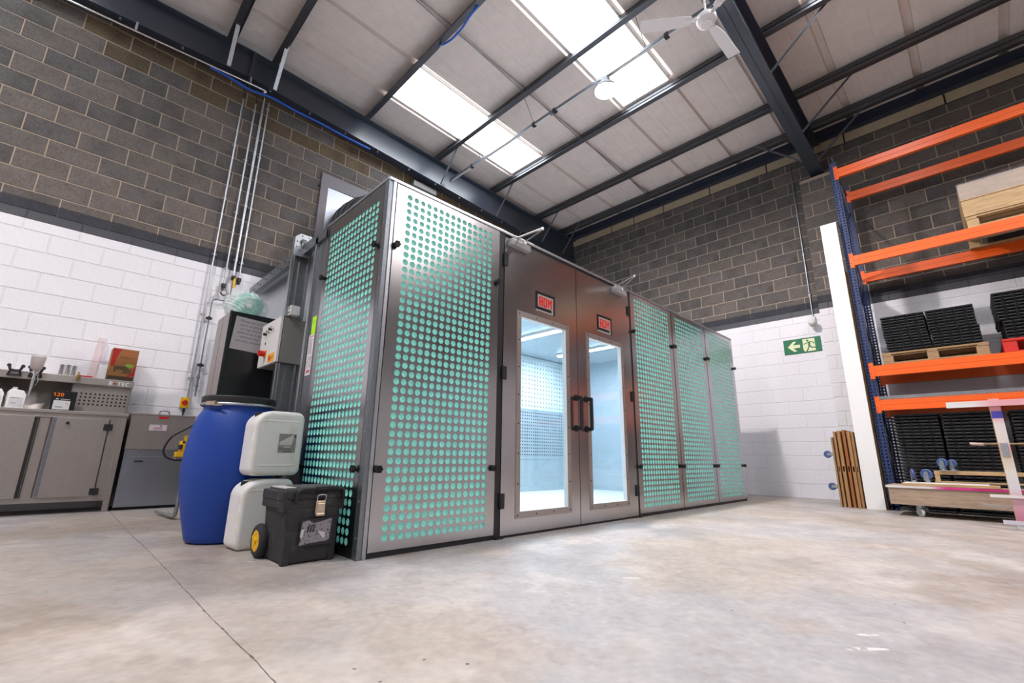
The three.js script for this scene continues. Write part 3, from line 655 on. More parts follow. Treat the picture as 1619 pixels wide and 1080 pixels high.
  M.plate = canvasMat(540, 380, (g, w, h) => {
    g.fillStyle = '#a8a29e'; g.fillRect(0, 0, w, h);
    g.fillStyle = '#0b0b0c'; g.fillRect(0, 0, w, 52); g.fillRect(0, 0, 52, h - 40); g.fillRect(w - 52, 0, 52, h); g.fillRect(0, h - 92, w - 100, 60); g.fillStyle = '#a8a29e'; g.fillRect(0, h - 32, w - 60, 32);
    g.fillStyle = '#e01408'; g.fillRect(84, 84, 370, 188);
    g.fillStyle = '#a8a29e';      // the letters R D M, cut apart in heavy block type
    g.fillRect(196, 84, 12, 188); g.fillRect(316, 84, 12, 188);
    g.fillRect(126, 116, 36, 40); g.fillRect(130, 200, 22, 72); g.beginPath(); g.moveTo(178, 84); g.lineTo(196, 84); g.lineTo(196, 104); g.fill();
    g.fillRect(244, 120, 28, 116); g.beginPath(); g.moveTo(300, 84); g.lineTo(316, 84); g.lineTo(316, 106); g.fill(); g.beginPath(); g.moveTo(300, 272); g.lineTo(316, 272); g.lineTo(316, 250); g.fill();
    g.beginPath(); g.moveTo(368, 84); g.lineTo(412, 84); g.lineTo(390, 150); g.fill(); g.beginPath(); g.moveTo(360, 272); g.lineTo(362, 150); g.lineTo(386, 232); g.lineTo(392, 232); g.lineTo(418, 150); g.lineTo(420, 272); g.lineTo(402, 272); g.lineTo(400, 240); g.lineTo(380, 240); g.lineTo(378, 272); g.fill();
  }, 0.45);
  door(-6.440, -5.447, true); door(-5.437, -4.450, false);
  // inside
  objW('booth_floor', [BB(-7.49, -1.33, 0, 0.008, 1.15, 4.19)], M.boothFloor, booth);
  objW('booth_roof', [BB(-7.55, -1.30, 2.44, 2.5, 1.1, 4.2)], M.boothSteel, booth);
  objW('end_wall', [BB(-1.34, -1.305, 0, 2.5, 1.1, 4.22)], M.boothSteel, booth);
  objW('rear_wall', [BB(-7.5, -1.33, 0, 2.44, 1.08, 1.12)], M.boothWhite, booth);
  objW('rear_wall_panel', [BB(-7.49, -4.7, 0.57, 2.44, 1.12, 1.16)], M.boothWhite, booth);
  objW('rear_plinth', [BB(-7.49, -1.34, 0, 0.57, 1.12, 1.2), RB(-7.49, -1.34, 0.56, 0.58, 1.12, 1.21, 0.004)], M.boothSteel, booth);
  objW('rear_baffle', [perfSheet(3.34, 0.85, 56, 14, 0.0575, 0.014, 0.09, 0.055, 0.0015, 8).translate(-4.69, 0.58, 1.17)], M.boothSteel, booth);
  objW('rear_baffle', [perfSheet(3.34, 0.98, 40, 11, 0.0805, 0.013, 0.09, 0.06, 0.0015, 8).translate(-4.69, 1.45, 1.165)], M.boothWhite, booth);
  objW('baffle_void', [BB(-4.69, -1.345, 0.58, 2.43, 1.121, 1.13)], M.black, booth);
  objW('baffle_rail', [RB(-7.49, -1.34, 1.43, 1.45, 1.12, 1.175, 0.004)], M.boothSteel, booth);
  for (const x of [-6.65, -5.3, -3.94, -2.58]) {
    const lamp = objW('tube_lamp', [RB(x - 0.05, x + 0.05, 2.405, 2.44, 1.65, 3.1, 0.006)], M.whitePaint, booth);
    objW('diffuser', [RB(x - 0.035, x + 0.035, 2.385, 2.406, 1.67, 3.08, 0.008)], M.tubeGlow, lamp);
    const l = new THREE.RectAreaLight(0xdcecff, BOOTH_I, 0.07, 1.4); l.castShadow = true; l.name = 'tube_light';
    const o = rootOffset(booth); l.position.set(x - o.x, 2.38 - o.y, 2.375 - o.z); l.rotation.x = -Math.PI / 2; booth.add(l);
  }
}
function print0(parent, name, w, h, mat, [x, y, z], face) {
  const g = new THREE.PlaneGeometry(w, h);
  if (face === '-x') g.rotateY(-Math.PI / 2);
  g.translate(x, y, z);
  return objW(name, g, mat, parent, true);
}
// ---------------------------------------------------------------- left: drum, cans, toolbox
const FONT = await new FontLoader().loadAsync('fonts/droid/droid_sans_bold.typeface.json');
const TXT = (s, size, x, y, z, depth = 0.003) => new TextGeometry(s, { font: FONT, size, depth, curveSegments: 3, bevelEnabled: false }).translate(x, y, z);
{
  const t = thing('plastic_drum', 'tall blue plastic drum with black clamp-ring lid', 'drum', [-7.99, 0, 3.035], 0.5);
  obj('body', [LATHE([[0.0, 0.004], [0.190, 0.004], [0.207, 0.018], [0.216, 0.05], [0.250, 0.18], [0.283, 0.33], [0.296, 0.47], [0.296, 0.55], [0.288, 0.67], [0.272, 0.77], [0.252, 0.845], [0.232, 0.885], [0.222, 0.90], [0.222, 0.93], [0.232, 0.94], [0.232, 0.955], [0, 0.955]], 64)], M.drum, t);
  obj('lid', [LATHE([[0.235, 0.94], [0.244, 0.945], [0.246, 0.985], [0.238, 0.995], [0.222, 0.99], [0.215, 0.972], [0, 0.968]], 64)], M.black, t);
  obj('clamp_ring', [new THREE.TorusGeometry(0.24, 0.011, 10, 72).rotateX(Math.PI / 2).translate(0, 0.934, 0)], M.galv, t);
  obj('latch', [RB(-0.262, -0.235, 0.92, 0.95, -0.02, 0.06, 0.004), RB(-0.255, -0.24, 0.915, 0.925, 0.04, 0.11, 0.003)], M.brassy, t);
}
function jerrycan(name, label, y0, dx, turn, peel) {
  const t = thing(name, label, 'jerrycan', [-7.868 + dx, y0, 3.445], turn, 'white jerrycans stacked beside the blue drum');
  const w = 0.165, d = 0.108, h = 0.43;
  const s = new THREE.Shape(), q = 0.03, W = w - q;     // outline inset by the bevel
  s.moveTo(-W, q + 0.02); s.quadraticCurveTo(-W, q, -W + 0.02, q); s.lineTo(W - 0.02, q); s.quadraticCurveTo(W, q, W, q + 0.02); s.lineTo(W, h - q - 0.03); s.quadraticCurveTo(W, h - q, W - 0.03, h - q); s.lineTo(-W + 0.09, h - q); s.quadraticCurveTo(-W + 0.05, h - q - 0.002, -W + 0.02, h - q - 0.03); s.quadraticCurveTo(-W, h - q - 0.05, -W, h - q - 0.08);
  const body = new THREE.ExtrudeGeometry(s, { depth: 2 * d - 2 * q, bevelEnabled: true, bevelSize: q, bevelThickness: q, bevelSegments: 6, curveSegments: 8 });
  obj('body', [body.translate(0, 0, -d + q)], M.can, t);
  for (const y of [0.06, h - 0.075]) obj('rib', [RB(-w + 0.05, w - 0.04, y, y + 0.012, d - 0.004, d + 0.002, 0.003)], M.can, t);
  obj('cap', [CY(0.026, 0.03, -w + 0.05, h - 0.028, 0, 'y', 20)], M.black, t);
  return t;
}
jerrycan('jerrycan', 'lower white plastic jerrycan standing on the floor behind the toolbox', 0, -0.005, 0.08);
{
  const t = jerrycan('jerrycan', 'upper white plastic jerrycan with a torn grey label', 0.452, 0.02, 0.02);
  const lab = canvasMat(300, 330, (g, w, h) => {
    g.fillStyle = '#8f8b88'; g.fillRect(0, 0, w, h); g.fillStyle = '#cfcbc6'; g.beginPath(); g.moveTo(0, 190); g.lineTo(270, 20); g.lineTo(225, 200); g.lineTo(30, 200); g.fill();
    g.fillStyle = '#3a3d48'; g.fillRect(240, 20, 50, 40); g.fillStyle = '#d8d4d0'; g.fillRect(100, 215, 110, 30); g.fillStyle = '#a2271d'; for (let i = 0; i < 3; i++) { g.strokeStyle = '#a2271d'; g.lineWidth = 4; g.strokeRect(106 + i * 36, 217, 26, 26); }
    g.fillStyle = '#3b3833'; g.fillRect(20, 262, 230, 5); g.fillRect(20, 275, 200, 5); g.fillStyle = '#141414'; g.fillRect(80, 305, 160, 12); g.beginPath(); g.arc(68, 160, 8, 0, 7); g.fill();
  });
  print('label', 0.115, 0.125, lab, t, [0.055, 0.215, 0.1115]);
  obj('label_flap', [EX([[-0.005, 0.215], [0.098, 0.278], [0.08, 0.213]], 0.002).translate(0, 0, 0.114)], M.paper, t);
}
{
  // wheeled toolbox
  const t = thing('toolbox', 'dusty black wheeled toolbox with metal latch and torn label', 'toolbox', [-7.80, 0, 3.985], 0.02);
  const hw = 0.140, hd = 0.155;
  const taper = (w0, d0, w1, d1, y0, y1) => { const g = new RoundedBoxGeometry(1, 1, 1, 3, 0.05); const p = g.attributes.position; for (let i = 0; i < p.count; i++) { const f = p.getY(i) + 0.5; p.setXYZ(i, p.getX(i) * 2 * mix(w0, w1, f), mix(y0, y1, f), p.getZ(i) * 2 * mix(d0, d1, f)); } g.computeVertexNormals(); return g; };
  obj('body', [taper(hw, hd, hw + 0.018, hd + 0.015, 0.004, 0.30), ...[[-1, 1], [1, 1], [1, -1], [-1, -1]].map(([a, b]) => RB(a * (hw - 0.012) - 0.02, a * (hw - 0.012) + 0.02, 0, 0.27, b * (hd - 0.012) - 0.02, b * (hd - 0.012) + 0.02, 0.006))], M.toolbox, t);
  const lid = obj('lid', [RB(-0.178, 0.178, 0.292, 0.345, -0.172, 0.168, 0.008), RB(-0.16, 0.182, 0.335, 0.405, -0.16, 0.172, 0.022, 3), RB(-0.182, -0.15, 0.335, 0.392, -0.17, 0.16, 0.01), RB(-0.18, 0.18, 0.28, 0.30, 0.10, 0.165, 0.006)], M.toolbox, t);
  obj('lid_panel', [RB(-0.06, 0.16, 0.4, 0.409, -0.14, 0.12, 0.004)], M.lidDust, lid);
  obj('tray', [RB(-0.15, -0.09, 0.398, 0.408, -0.12, 0.10, 0.003)], M.lightGrey, lid);
  obj('handle', [TUBE([V(-0.115, 0.335, 0.178), V(-0.11, 0.385, 0.186), V(-0.07, 0.402, 0.188), V(0.07, 0.402, 0.188), V(0.15, 0.395, 0.186), V(0.165, 0.345, 0.178)], 0.009, 40, 8), RB(-0.02, 0.125, 0.392, 0.412, 0.172, 0.198, 0.008), ...Array.from({ length: 14 }, (_, i) => RB(-0.016 + i * 0.0102, -0.011 + i * 0.0102, 0.394, 0.4145, 0.17, 0.2, 0.002, 1))], M.black, lid);
  obj('latch', [RB(-0.002, 0.056, 0.255, 0.335, 0.168, 0.186, 0.005), RB(0.004, 0.05, 0.275, 0.32, 0.184, 0.192, 0.004), RB(0.0, 0.054, 0.25, 0.268, 0.172, 0.195, 0.006)], M.brassy, t);
  obj('latch_loop', [TUBE([V(0.004, 0.33, 0.182), V(0.004, 0.365, 0.19), V(0.05, 0.365, 0.19), V(0.05, 0.33, 0.182)], 0.004, 20, 6)], M.galv, t);
  const lab = canvasMat(512, 330, (g, w, h) => {
    g.clearRect(0, 0, w, h); g.fillStyle = '#26262a'; g.fillRect(0, 0, w, h); g.fillStyle = '#8e8890';
    g.beginPath(); g.moveTo(30, 30); g.lineTo(120, 18); g.lineTo(200, 60); g.lineTo(480, 10); g.lineTo(470, 270); g.lineTo(420, 290); g.lineTo(150, 300); g.lineTo(10, 320); g.lineTo(30, 250); g.lineTo(12, 200); g.fill();
    let s = 99; const q = () => { s = (s * 16807) % 2147483647; return s / 2147483647; };
    g.fillStyle = '#26262a'; for (let i = 0; i < 170; i++) { const a = q() * w, b = q() * h, r = 2 + 9 * q() * q(); g.beginPath(); g.ellipse(a, b, r * (1 + q()), r, q() * 3, 0, 7); g.fill(); }
    for (const x of [130, 170, 210]) { g.save(); g.translate(x, 70); g.rotate(0.3); g.fillRect(0, 0, 26, 95); g.restore(); }
    g.fillStyle = '#c9c6c8'; g.beginPath(); g.moveTo(20, 130); g.lineTo(70, 120); g.lineTo(50, 220); g.lineTo(15, 225); g.fill(); g.beginPath(); g.moveTo(280, 150); g.lineTo(400, 190); g.lineTo(390, 260); g.lineTo(330, 220); g.fill();
  }, 0.7);
  print('torn_label', 0.19, 0.145, lab, t, [0.02, 0.175, 0.1695]).rotation.x = 0.05;
  for (const s of [-1]) {
    const wz = -0.185 + 0.0, wx = s * 0.165;
    const wh = obj('wheel', [new THREE.TorusGeometry(0.07, 0.026, 12, 36).rotateY(Math.PI / 2).translate(wx, 0.096, -0.165)], M.rubber, t);
    obj('hub', [CY(0.066, 0.03, wx - 0.008, 0.096, -0.165, 'x', 28), CY(0.018, 0.012, wx - 0.026, 0.096, -0.165, 'x', 16), ...[0, 1, 2, 3, 4].map(k => CY(0.011, 0.006, wx - 0.024, 0.096 + 0.044 * Math.cos(k * 1.257), -0.165 + 0.044 * Math.sin(k * 1.257), 'x', 10))], M.yellow, wh);
  }
  obj('axle', [CY(0.01, 0.33, 0, 0.096, -0.165, 'x', 10), RB(-0.14, 0.14, 0.07, 0.2, -0.17, -0.13, 0.01)], M.black, t);
  const wr = obj('wheel', [new THREE.TorusGeometry(0.07, 0.026, 12, 36).rotateY(Math.PI / 2).translate(0.165, 0.096, -0.165)], M.rubber, t);
  obj('hub', [CY(0.066, 0.03, 0.173, 0.096, -0.165, 'x', 28)], M.yellow, wr);
}
// ---------------------------------------------------------------- steel cabinet, bag, control box
{
  const t = thing('steel_cabinet', 'tall black steel cabinet with pale sides behind the drum', 'cabinet', [-7.76, 0, 1.97]);
  obj('body', [RB(-0.22, 0.215, 0.02, 1.885, -0.23, 0.215, 0.004), RB(-0.20, 0.2, 0, 0.03, -0.2, 0.2, 0.004)], std([0.29, 0.26, 0.255], 0.5, 0.1), t);
  obj('side_seam', [BB(-0.2215, -0.2195, 0.05, 1.87, -0.02, -0.016)], M.black, t);
  const d = obj('door', [RB(-0.222, 0.217, 0.02, 1.887, 0.21, 0.235, 0.004)], M.blackGloss, t);
  obj('door_edge', [RB(-0.224, -0.205, 0.02, 1.889, 0.225, 0.238, 0.003)], M.black, d);
  const c = canvasMat(512, 580, (g, w, h) => {
    g.fillStyle = '#a5a0a4'; g.fillRect(0, 0, w, h); g.fillStyle = '#34323a'; g.font = '54px sans-serif'; g.textAlign = 'center';
    ['Please DO NOT', 'store anything', 'on top of this', 'cabinet as it will', 'obstruct the', 'security sensors'].forEach((s, i) => g.fillText(s, w / 2, 85 + i * 70));
  }, 0.8);
  const p = onZ(394, 530, 2.208);
  print('notice', 0.285, 0.315, c, t, [p.x + 7.76 + 0.005, p.y, 0.2365], 'z', -0.06).userData.label = 'white paper notice taped to the door';
}
{
  const c = onZ(391, 476, 2.0), t = obj('plastic_bag', [(() => {
    const g = new THREE.IcosahedronGeometry(1, 24), p = g.attributes.position;
    for (let i = 0; i < p.count; i++) {
      const v = V(p.getX(i), p.getY(i), p.getZ(i)), n = v.clone();
      const a = Math.atan2(v.z, v.x), k = 1 + 0.05 * Math.sin(5 * a + 4 * v.y) + 0.04 * Math.sin(11 * v.x + 7 * v.y) + 0.035 * Math.sin(13 * v.z - 9 * v.y + 2 * v.x) + 0.025 * Math.abs(Math.sin(17 * v.x + 5 * v.z + 8 * v.y)) + 0.02 * Math.sin(31 * v.y + 23 * v.x);
      v.set(n.x * k * 0.185, n.y * k * 0.15, n.z * k * 0.17); if (v.y < -0.11) v.y = -0.11; p.setXYZ(i, v.x, v.y + 0.112, v.z);
    }
    g.computeVertexNormals(); return g;
  })()], M.bag);
  t.position.set(c.x, 1.889, 1.99); tag(t, 'crumpled clear plastic bag of green filter on the black cabinet', 'bag');
  const r = obj('filter_roll', [(() => { const g = new THREE.TorusGeometry(0.075, 0.05, 12, 30), p = g.attributes.position; for (let i = 0; i < p.count; i++) p.setXYZ(i, p.getX(i) * (1 + 0.08 * Math.sin(7 * p.getY(i) * 20)), p.getY(i), p.getZ(i)); g.rotateX(0.35).rotateZ(-0.3); g.computeVertexNormals(); return g.translate(0.02, 0.125, 0.03); })()], M.filter, t);
}
{
  const t = thing('control_box', 'grey wall control box with red isolator switch and yellow sticker', 'control box', [-7.614, 1.36, 2.545]);
  // body back on the post; door looks to -x
  obj('body', [RB(-0.075, 0.122, 0, 0.405, -0.245, 0.245, 0.004)], M.greyPaint, t);
  const d = obj('door', [RB(-0.102, -0.078, 0.0, 0.408, -0.248, 0.248, 0.005)], M.offWhite, t);
  for (const [z, y, m] of [[-0.1, 0.30, M.black], [-0.03, 0.31, M.brassy], [0.03, 0.325, M.black], [0.09, 0.33, M.chrome]]) obj('button', [CY(0.013, 0.03, -0.115, y, z, 'x', 14)], m, d);
  obj('switch_plate', [RB(-0.107, -0.1, 0.075, 0.145, -0.09, -0.02, 0.003)], M.yellow, d);
  obj('isolator', [CY(0.026, 0.04, -0.125, 0.11, -0.055, 'x', 18), RB(-0.165, -0.14, 0.085, 0.135, -0.067, -0.043, 0.005)], M.red, d);
  obj('key', [RB(-0.106, -0.1, 0.2, 0.225, -0.1, -0.085, 0.002)], M.black, d);
  print('warning_sticker', 0.16, 0.075, canvasMat(256, 120, (g, w, h) => { g.fillStyle = '#f2a500'; g.fillRect(0, 0, w, h); g.fillStyle = '#c21a10'; g.fillRect(28, 28, 70, 70); g.fillStyle = '#7d3c05'; g.fillRect(120, 40, 100, 8); g.fillRect(120, 60, 100, 8); g.fillRect(120, 80, 70, 8); }), d, [-0.1035, 0.052, 0.12], '-x');
  const j = thing('sensor_box', 'small white switch box above the grey control box', 'switch box', [-7.62, 1.78, 2.795]);
  obj('case', [RB(-0.05, 0.03, 0, 0.085, 0, 0.07, 0.004)], M.offWhite, j);
  obj('mark', [BB(-0.0515, -0.0495, 0.05, 0.075, 0.025, 0.045)], M.rackBlue, j); obj('mark', [BB(-0.0515, -0.0495, 0.015, 0.03, 0.015, 0.055)], M.rackBlue, j);
  tag(obj('hanging_cable', [TUBE([V(-7.54, 1.95, 2.96), V(-7.555, 1.72, 2.93), V(-7.55, 1.62, 2.96), V(-7.545, 1.75, 3.0), V(-7.54, 1.95, 3.02)], 0.006, 30, 6)], M.black), 'thin black cable looping beside the control box', 'cable');
}
// ---------------------------------------------------------------- washing station along the gable wall
{
  const t = thing('wash_bench', 'stainless steel spray gun washing bench with cabinet doors', 'bench', [-9.4, 0, 0.3]);
  const o = (n, g, m, p) => objW(n, g, m, p || t);
  o('worktop', [RB(-10.4, -8.412, 0.952, 0.985, 0.03, 0.56, 0.006), RB(-10.4, -8.412, 0.985, 1.0, 0.03, 0.3, 0.004)], M.stainless);
  o('carcass', [BB(-10.39, -8.43, 0.13, 0.95, 0.04, 0.5), BB(-10.39, -8.47, 0.11, 0.16, 0.5, 0.54), BB(-10.39, -8.43, 0.912, 0.952, 0.5, 0.545), BB(-8.55, -8.47, 0.15, 0.93, 0.5, 0.54), BB(-9.07, -9.0, 0.15, 0.93, 0.5, 0.535)], M.stainless);
  for (const x of [-8.47, -10.35]) for (const z of [0.5, 0.06]) o('leg', [RB(x, x + 0.05, 0, 0.955, z, z + 0.05, 0.003)], M.stainless);
  const dl = o('door', [RB(-9.62, -9.078, 0.155, 0.918, 0.535, 0.558, 0.004)], M.stainless), dr = o('door', [RB(-8.985, -8.56, 0.155, 0.918, 0.535, 0.558, 0.004)], M.stainless);
  o('finger_pull', [BB(-9.108, -9.082, 0.16, 0.912, 0.55, 0.5595)], M.black, dl); o('finger_pull', [BB(-8.982, -8.955, 0.16, 0.912, 0.55, 0.5595)], M.galvDark, dr);
  o('knob', [CY(0.014, 0.03, -8.87, 0.862, 0.575, 'z', 14)], M.black, dr);
  for (const y of [0.835, 0.2]) o('hinge', [RB(-8.595, -8.525, y - 0.032, y + 0.032, 0.545, 0.572, 0.004)], M.black, dr);
  // upright washing unit at the back of the worktop
  const u = o('washing_unit', [RB(-10.4, -8.405, 1.285, 1.362, 0.25, 0.31, 0.006), BB(-10.4, -8.405, 1.345, 1.361, 0.02, 0.26), BB(-10.4, -8.41, 1.0, 1.335, 0.02, 0.06), BB(-8.425, -8.41, 1.0, 1.335, 0.06, 0.25), BB(-8.9, -8.885, 1.0, 1.335, 0.06, 0.25)], M.stainless);
  o('drain_panel', [perfSheet(0.46, 0.285, 12, 4, 0.037, 0.0095, 0.03, 0.08, 0.002, 8).translate(-8.885, 1.0, 0.262)], M.stainless, u); o('drain_void', [BB(-8.884, -8.426, 1.0, 1.28, 0.24, 0.25)], M.black, u);
  const cone = (x, w) => { const g = new THREE.CylinderGeometry(w, w * 0.55, 0.33, 28, 1, true, Math.PI / 2 , Math.PI); g.scale(1, 1, 0.8); g.rotateY(0); return g.translate(x, 1.17, 0.27); };
  o('wash_bowl', [cone(-9.19, 0.28), cone(-9.8, 0.28), BB(-9.5, -9.47, 1.0, 1.335, 0.06, 0.26)], M.stainless, u);
  o('lettering', [TXT('B', 0.044, -8.625, 1.296, 0.312), TXT('TEC', 0.044, -8.55, 1.296, 0.312)], M.whitePaint, u);
  o('lettering', [BB(-8.585, -8.555, 1.312, 1.322, 0.312, 0.315)], M.red, u);
}
const LEDGE = 1.362;
for (const [x, lab] of [[-9.335, 'black rubber gun rest, empty, on the washing unit'], [-9.19, 'black rubber gun rest behind the hanging spray gun'], [-9.52, 'black rubber gun rest at the far end of the washing unit']]) {
  const t = thing('gun_rest', lab, 'gun rest', [x, LEDGE - 0.02, 0.312], 0, 'gun rests on the washing unit');
  obj('fork', [TUBE([V(-0.045, 0.06, 0.03), V(-0.03, 0.02, 0.03), V(0.03, 0.02, 0.03), V(0.045, 0.06, 0.03)], 0.011, 24, 8), CY(0.016, 0.02, -0.048, 0.062, 0.03, 'z', 10), CY(0.016, 0.02, 0.048, 0.062, 0.03, 'z', 10), ROD(V(-0.03, 0.02, 0.03), V(-0.045, -0.03, 0.012), 0.008), ROD(V(0.03, 0.02, 0.03), V(0.045, -0.03, 0.012), 0.008), BB(-0.05, 0.05, -0.035, -0.02, 0.0, 0.02)], M.black, t);
}
{
  const t = thing('spray_gun', 'metal spray gun with grey paint cup hanging nozzle down', 'spray gun', [-9.195, 1.16, 0.355]);
  obj('body', [CY(0.012, 0.16, 0, 0.12, 0, 'y', 12), CY(0.02, 0.05, 0, 0.2, 0, 'y', 14), RB(-0.012, 0.012, 0.05, 0.15, -0.016, 0.016, 0.006), CY(0.008, 0.1, 0.0, 0.0, 0, 'y', 10, 0.013), RB(-0.03, 0.03, 0.185, 0.2, -0.012, 0.012, 0.004)], M.chrome, t);
  obj('trigger', [TUBE([V(0.02, 0.17, 0), V(0.035, 0.11, 0), V(0.02, 0.05, 0)], 0.004, 12, 6)], M.chrome, t);
  obj('cup', [LATHE([[0.018, 0.205], [0.045, 0.235], [0.052, 0.3], [0.056, 0.345], [0.05, 0.352], [0, 0.355]], 24)], std([0.42, 0.36, 0.35], 0.4), t);
  obj('cup_lid', [CY(0.055, 0.014, 0, 0.355, 0, 'y', 24), CY(0.02, 0.015, 0, 0.368, 0, 'y', 16)], M.offWhite, t);
}
[[-9.015, 'first'], [-8.967, 'middle'], [-8.92, 'last']].forEach(([x, k], i) => {
  const t = thing('metal_beaker', ['shiny metal beaker on the washing unit, on the spray gun side', 'shiny metal beaker in the middle of three on the washing unit', 'shiny metal beaker nearest the red brush on the washing unit'][i], 'beaker', [x, LEDGE, 0.22 + (i % 2) * 0.03], 0, 'metal beakers');
  obj('wall', [LATHE([[0, 0.002], [0.021, 0.002], [0.0225, 0.01], [0.0225, 0.115], [0.0205, 0.115], [0.0205, 0.02], [0, 0.02]], 24)], M.chrome, t);
});
{
  let t = thing('scrub_brush', 'red handled brush lying on the washing unit ledge', 'brush', [-8.83, LEDGE, 0.26]);
  obj('handle', [RB(-0.05, 0.07, 0.005, 0.018, -0.008, 0.008, 0.004)], M.red, t); obj('bristles', [RB(-0.055, -0.035, 0.012, 0.05, -0.008, 0.008, 0.003)], M.palletWood, t);
  t = thing('brass_fitting', 'small brass tap fitting on the washing unit front', 'fitting', [-8.875, LEDGE - 0.05, 0.315]);
  obj('spout', [CY(0.014, 0.04, 0, 0.03, 0.01, 'y', 12), CY(0.02, 0.012, 0, 0.055, 0.01, 'y', 6), CY(0.01, 0.04, 0.0, 0.02, 0.02, 'z', 10)], std([0.42, 0.28, 0.08], 0.35, 0.9), t);
  t = thing('cup_stack', 'tall leaning stack of nested clear pinkish paint cups', 'cups', [-8.775, LEDGE, 0.2]);
  const gs = []; for (let k = 0; k < 22; k++) gs.push(LATHE([[0.028, 0], [0.036, 0.022], [0.041, 0.024], [0.041, 0.027], [0.037, 0.027]], 20).translate(0.0, k * 0.0205, 0));
  const m = obj('cups', gs, phys([0.98, 0.92, 0.915], 0.1, 0, { transmission: 0.88, thickness: 0, ior: 1.35 }), t); m.rotation.z = -0.06;
  obj('sleeve', [EX([[0.03, 0.02], [0.09, 0.03], [0.085, 0.36], [0.05, 0.43], [0.02, 0.44]], 0.05, 0.004).translate(0.01, 0, -0.06)], M.film, t);
  t = thing('small_carton', 'small plain white box between the cups and the brown carton', 'box', [-8.695, LEDGE, 0.26]);
  obj('box', [RB(-0.035, 0.035, 0, 0.15, -0.03, 0.03, 0.002)], M.offWhite, t);
  t = thing('printed_carton', 'brown and red printed carton on the washing unit', 'carton', [-8.535, LEDGE, 0.2], 0.03);
  obj('box', [RB(-0.115, 0.115, 0, 0.355, -0.09, 0.085, 0.002)], M.cardboard, t);
  print('front_print', 0.228, 0.352, canvasMat(360, 560, (g, w, h) => {
    g.fillStyle = '#8c5a2c'; g.fillRect(0, 0, w, h); g.fillStyle = '#98150f'; g.beginPath(); g.moveTo(0, 0); g.lineTo(140, 0); g.quadraticCurveTo(70, 60, 60, 320); g.lineTo(0, 320); g.fill();
    g.beginPath(); g.moveTo(w, 300); g.lineTo(w, 470); g.lineTo(230, 490); g.quadraticCurveTo(330, 420, 340, 300); g.fill();
    g.fillStyle = '#3a2a16'; g.fillRect(0, 490, w, 70); g.fillStyle = '#4a3a22'; g.fillRect(60, 310, 190, 110); g.fillStyle = '#7c5a30'; g.fillRect(90, 380, 120, 80); g.fillStyle = '#57401f'; g.fillRect(190, 350, 110, 90);
    g.fillStyle = '#7aa02e'; g.beginPath(); g.ellipse(265, 290, 60, 30, 0, 0, 7); g.fill(); g.fillStyle = '#4c2a12'; g.fillRect(110, 150, 200, 8); g.fillStyle = '#b9451f'; g.fillRect(170, 70, 80, 12); g.fillRect(178, 90, 64, 10);
  }, 0.75), t, [0, 0.178, 0.0865]);
  t = thing('abrasive_box', 'black box printed with an orange 120 on the worktop', 'box', [-8.945, 0.985, 0.42], 0.1);
  obj('box', [RB(-0.09, 0.09, 0, 0.19, -0.06, 0.06, 0.003)], M.blackGloss, t);
  obj('flap', [RB(-0.06, 0.08, 0.188, 0.2, -0.055, 0.02, 0.002)], M.black, t);
  print('front_print', 0.178, 0.188, canvasMat(360, 380, (g, w, h) => { g.fillStyle = '#0a0a0b'; g.fillRect(0, 0, w, h); g.fillStyle = '#ff8408'; g.font = 'bold 100px sans-serif'; g.fillText('120', 2, 100); g.fillStyle = '#c9c9c9'; g.fillRect(60, 140, 40, 22); g.fillRect(130, 146, 140, 14); g.fillStyle = '#e0dede'; g.fillRect(34, 180, 250, 180); g.fillStyle = '#8d8d98'; g.fillRect(70, 300, 110, 22); g.fillStyle = '#d87890'; g.fillRect(220, 200, 10, 40); g.fillRect(245, 235, 10, 35); }, 0.5), t, [0, 0.0945, 0.0615]);
  for (const [x, z, lab] of [[-9.275, 0.43, 'white plastic solvent bottle with label, beside the black box'], [-9.42, 0.47, 'white plastic solvent bottle, farther from the black box']]) {
    t = thing('solvent_bottle', lab, 'bottle', [x, 0.985, z], 0.2, 'bottles on the steel worktop');
    obj('body', [EX([[-0.055, 0.004], [0.055, 0.004], [0.055, 0.13], [0.035, 0.165], [-0.04, 0.175], [-0.055, 0.15]], 0.06, 0.006).translate(0, 0, -0.03)], M.whitePaint, t);
    obj('cap', [CY(0.018, 0.025, -0.02, 0.188, 0, 'y', 16)], M.lightGrey, t);
    print('label', 0.095, 0.085, canvasMat(200, 180, (g, w, h) => { g.fillStyle = '#c8c6c8'; g.fillRect(0, 0, w, h); g.fillStyle = '#8c8a94'; g.fillRect(30, 110, 80, 14); g.fillStyle = '#55535c'; g.fillRect(20, 6, 120, 10); }), t, [0, 0.06, 0.0375]);
  }
  t = obj('paper_sheet', [EX([[0, 0], [0.1, -0.01], [0.12, 0.06], [0.02, 0.08]], 0.003).rotateX(-Math.PI / 2).translate(-8.57, 0.9855, 0.5)], M.paper); tag(t, 'white paper scrap lying at the end of the steel worktop', 'paper');
}
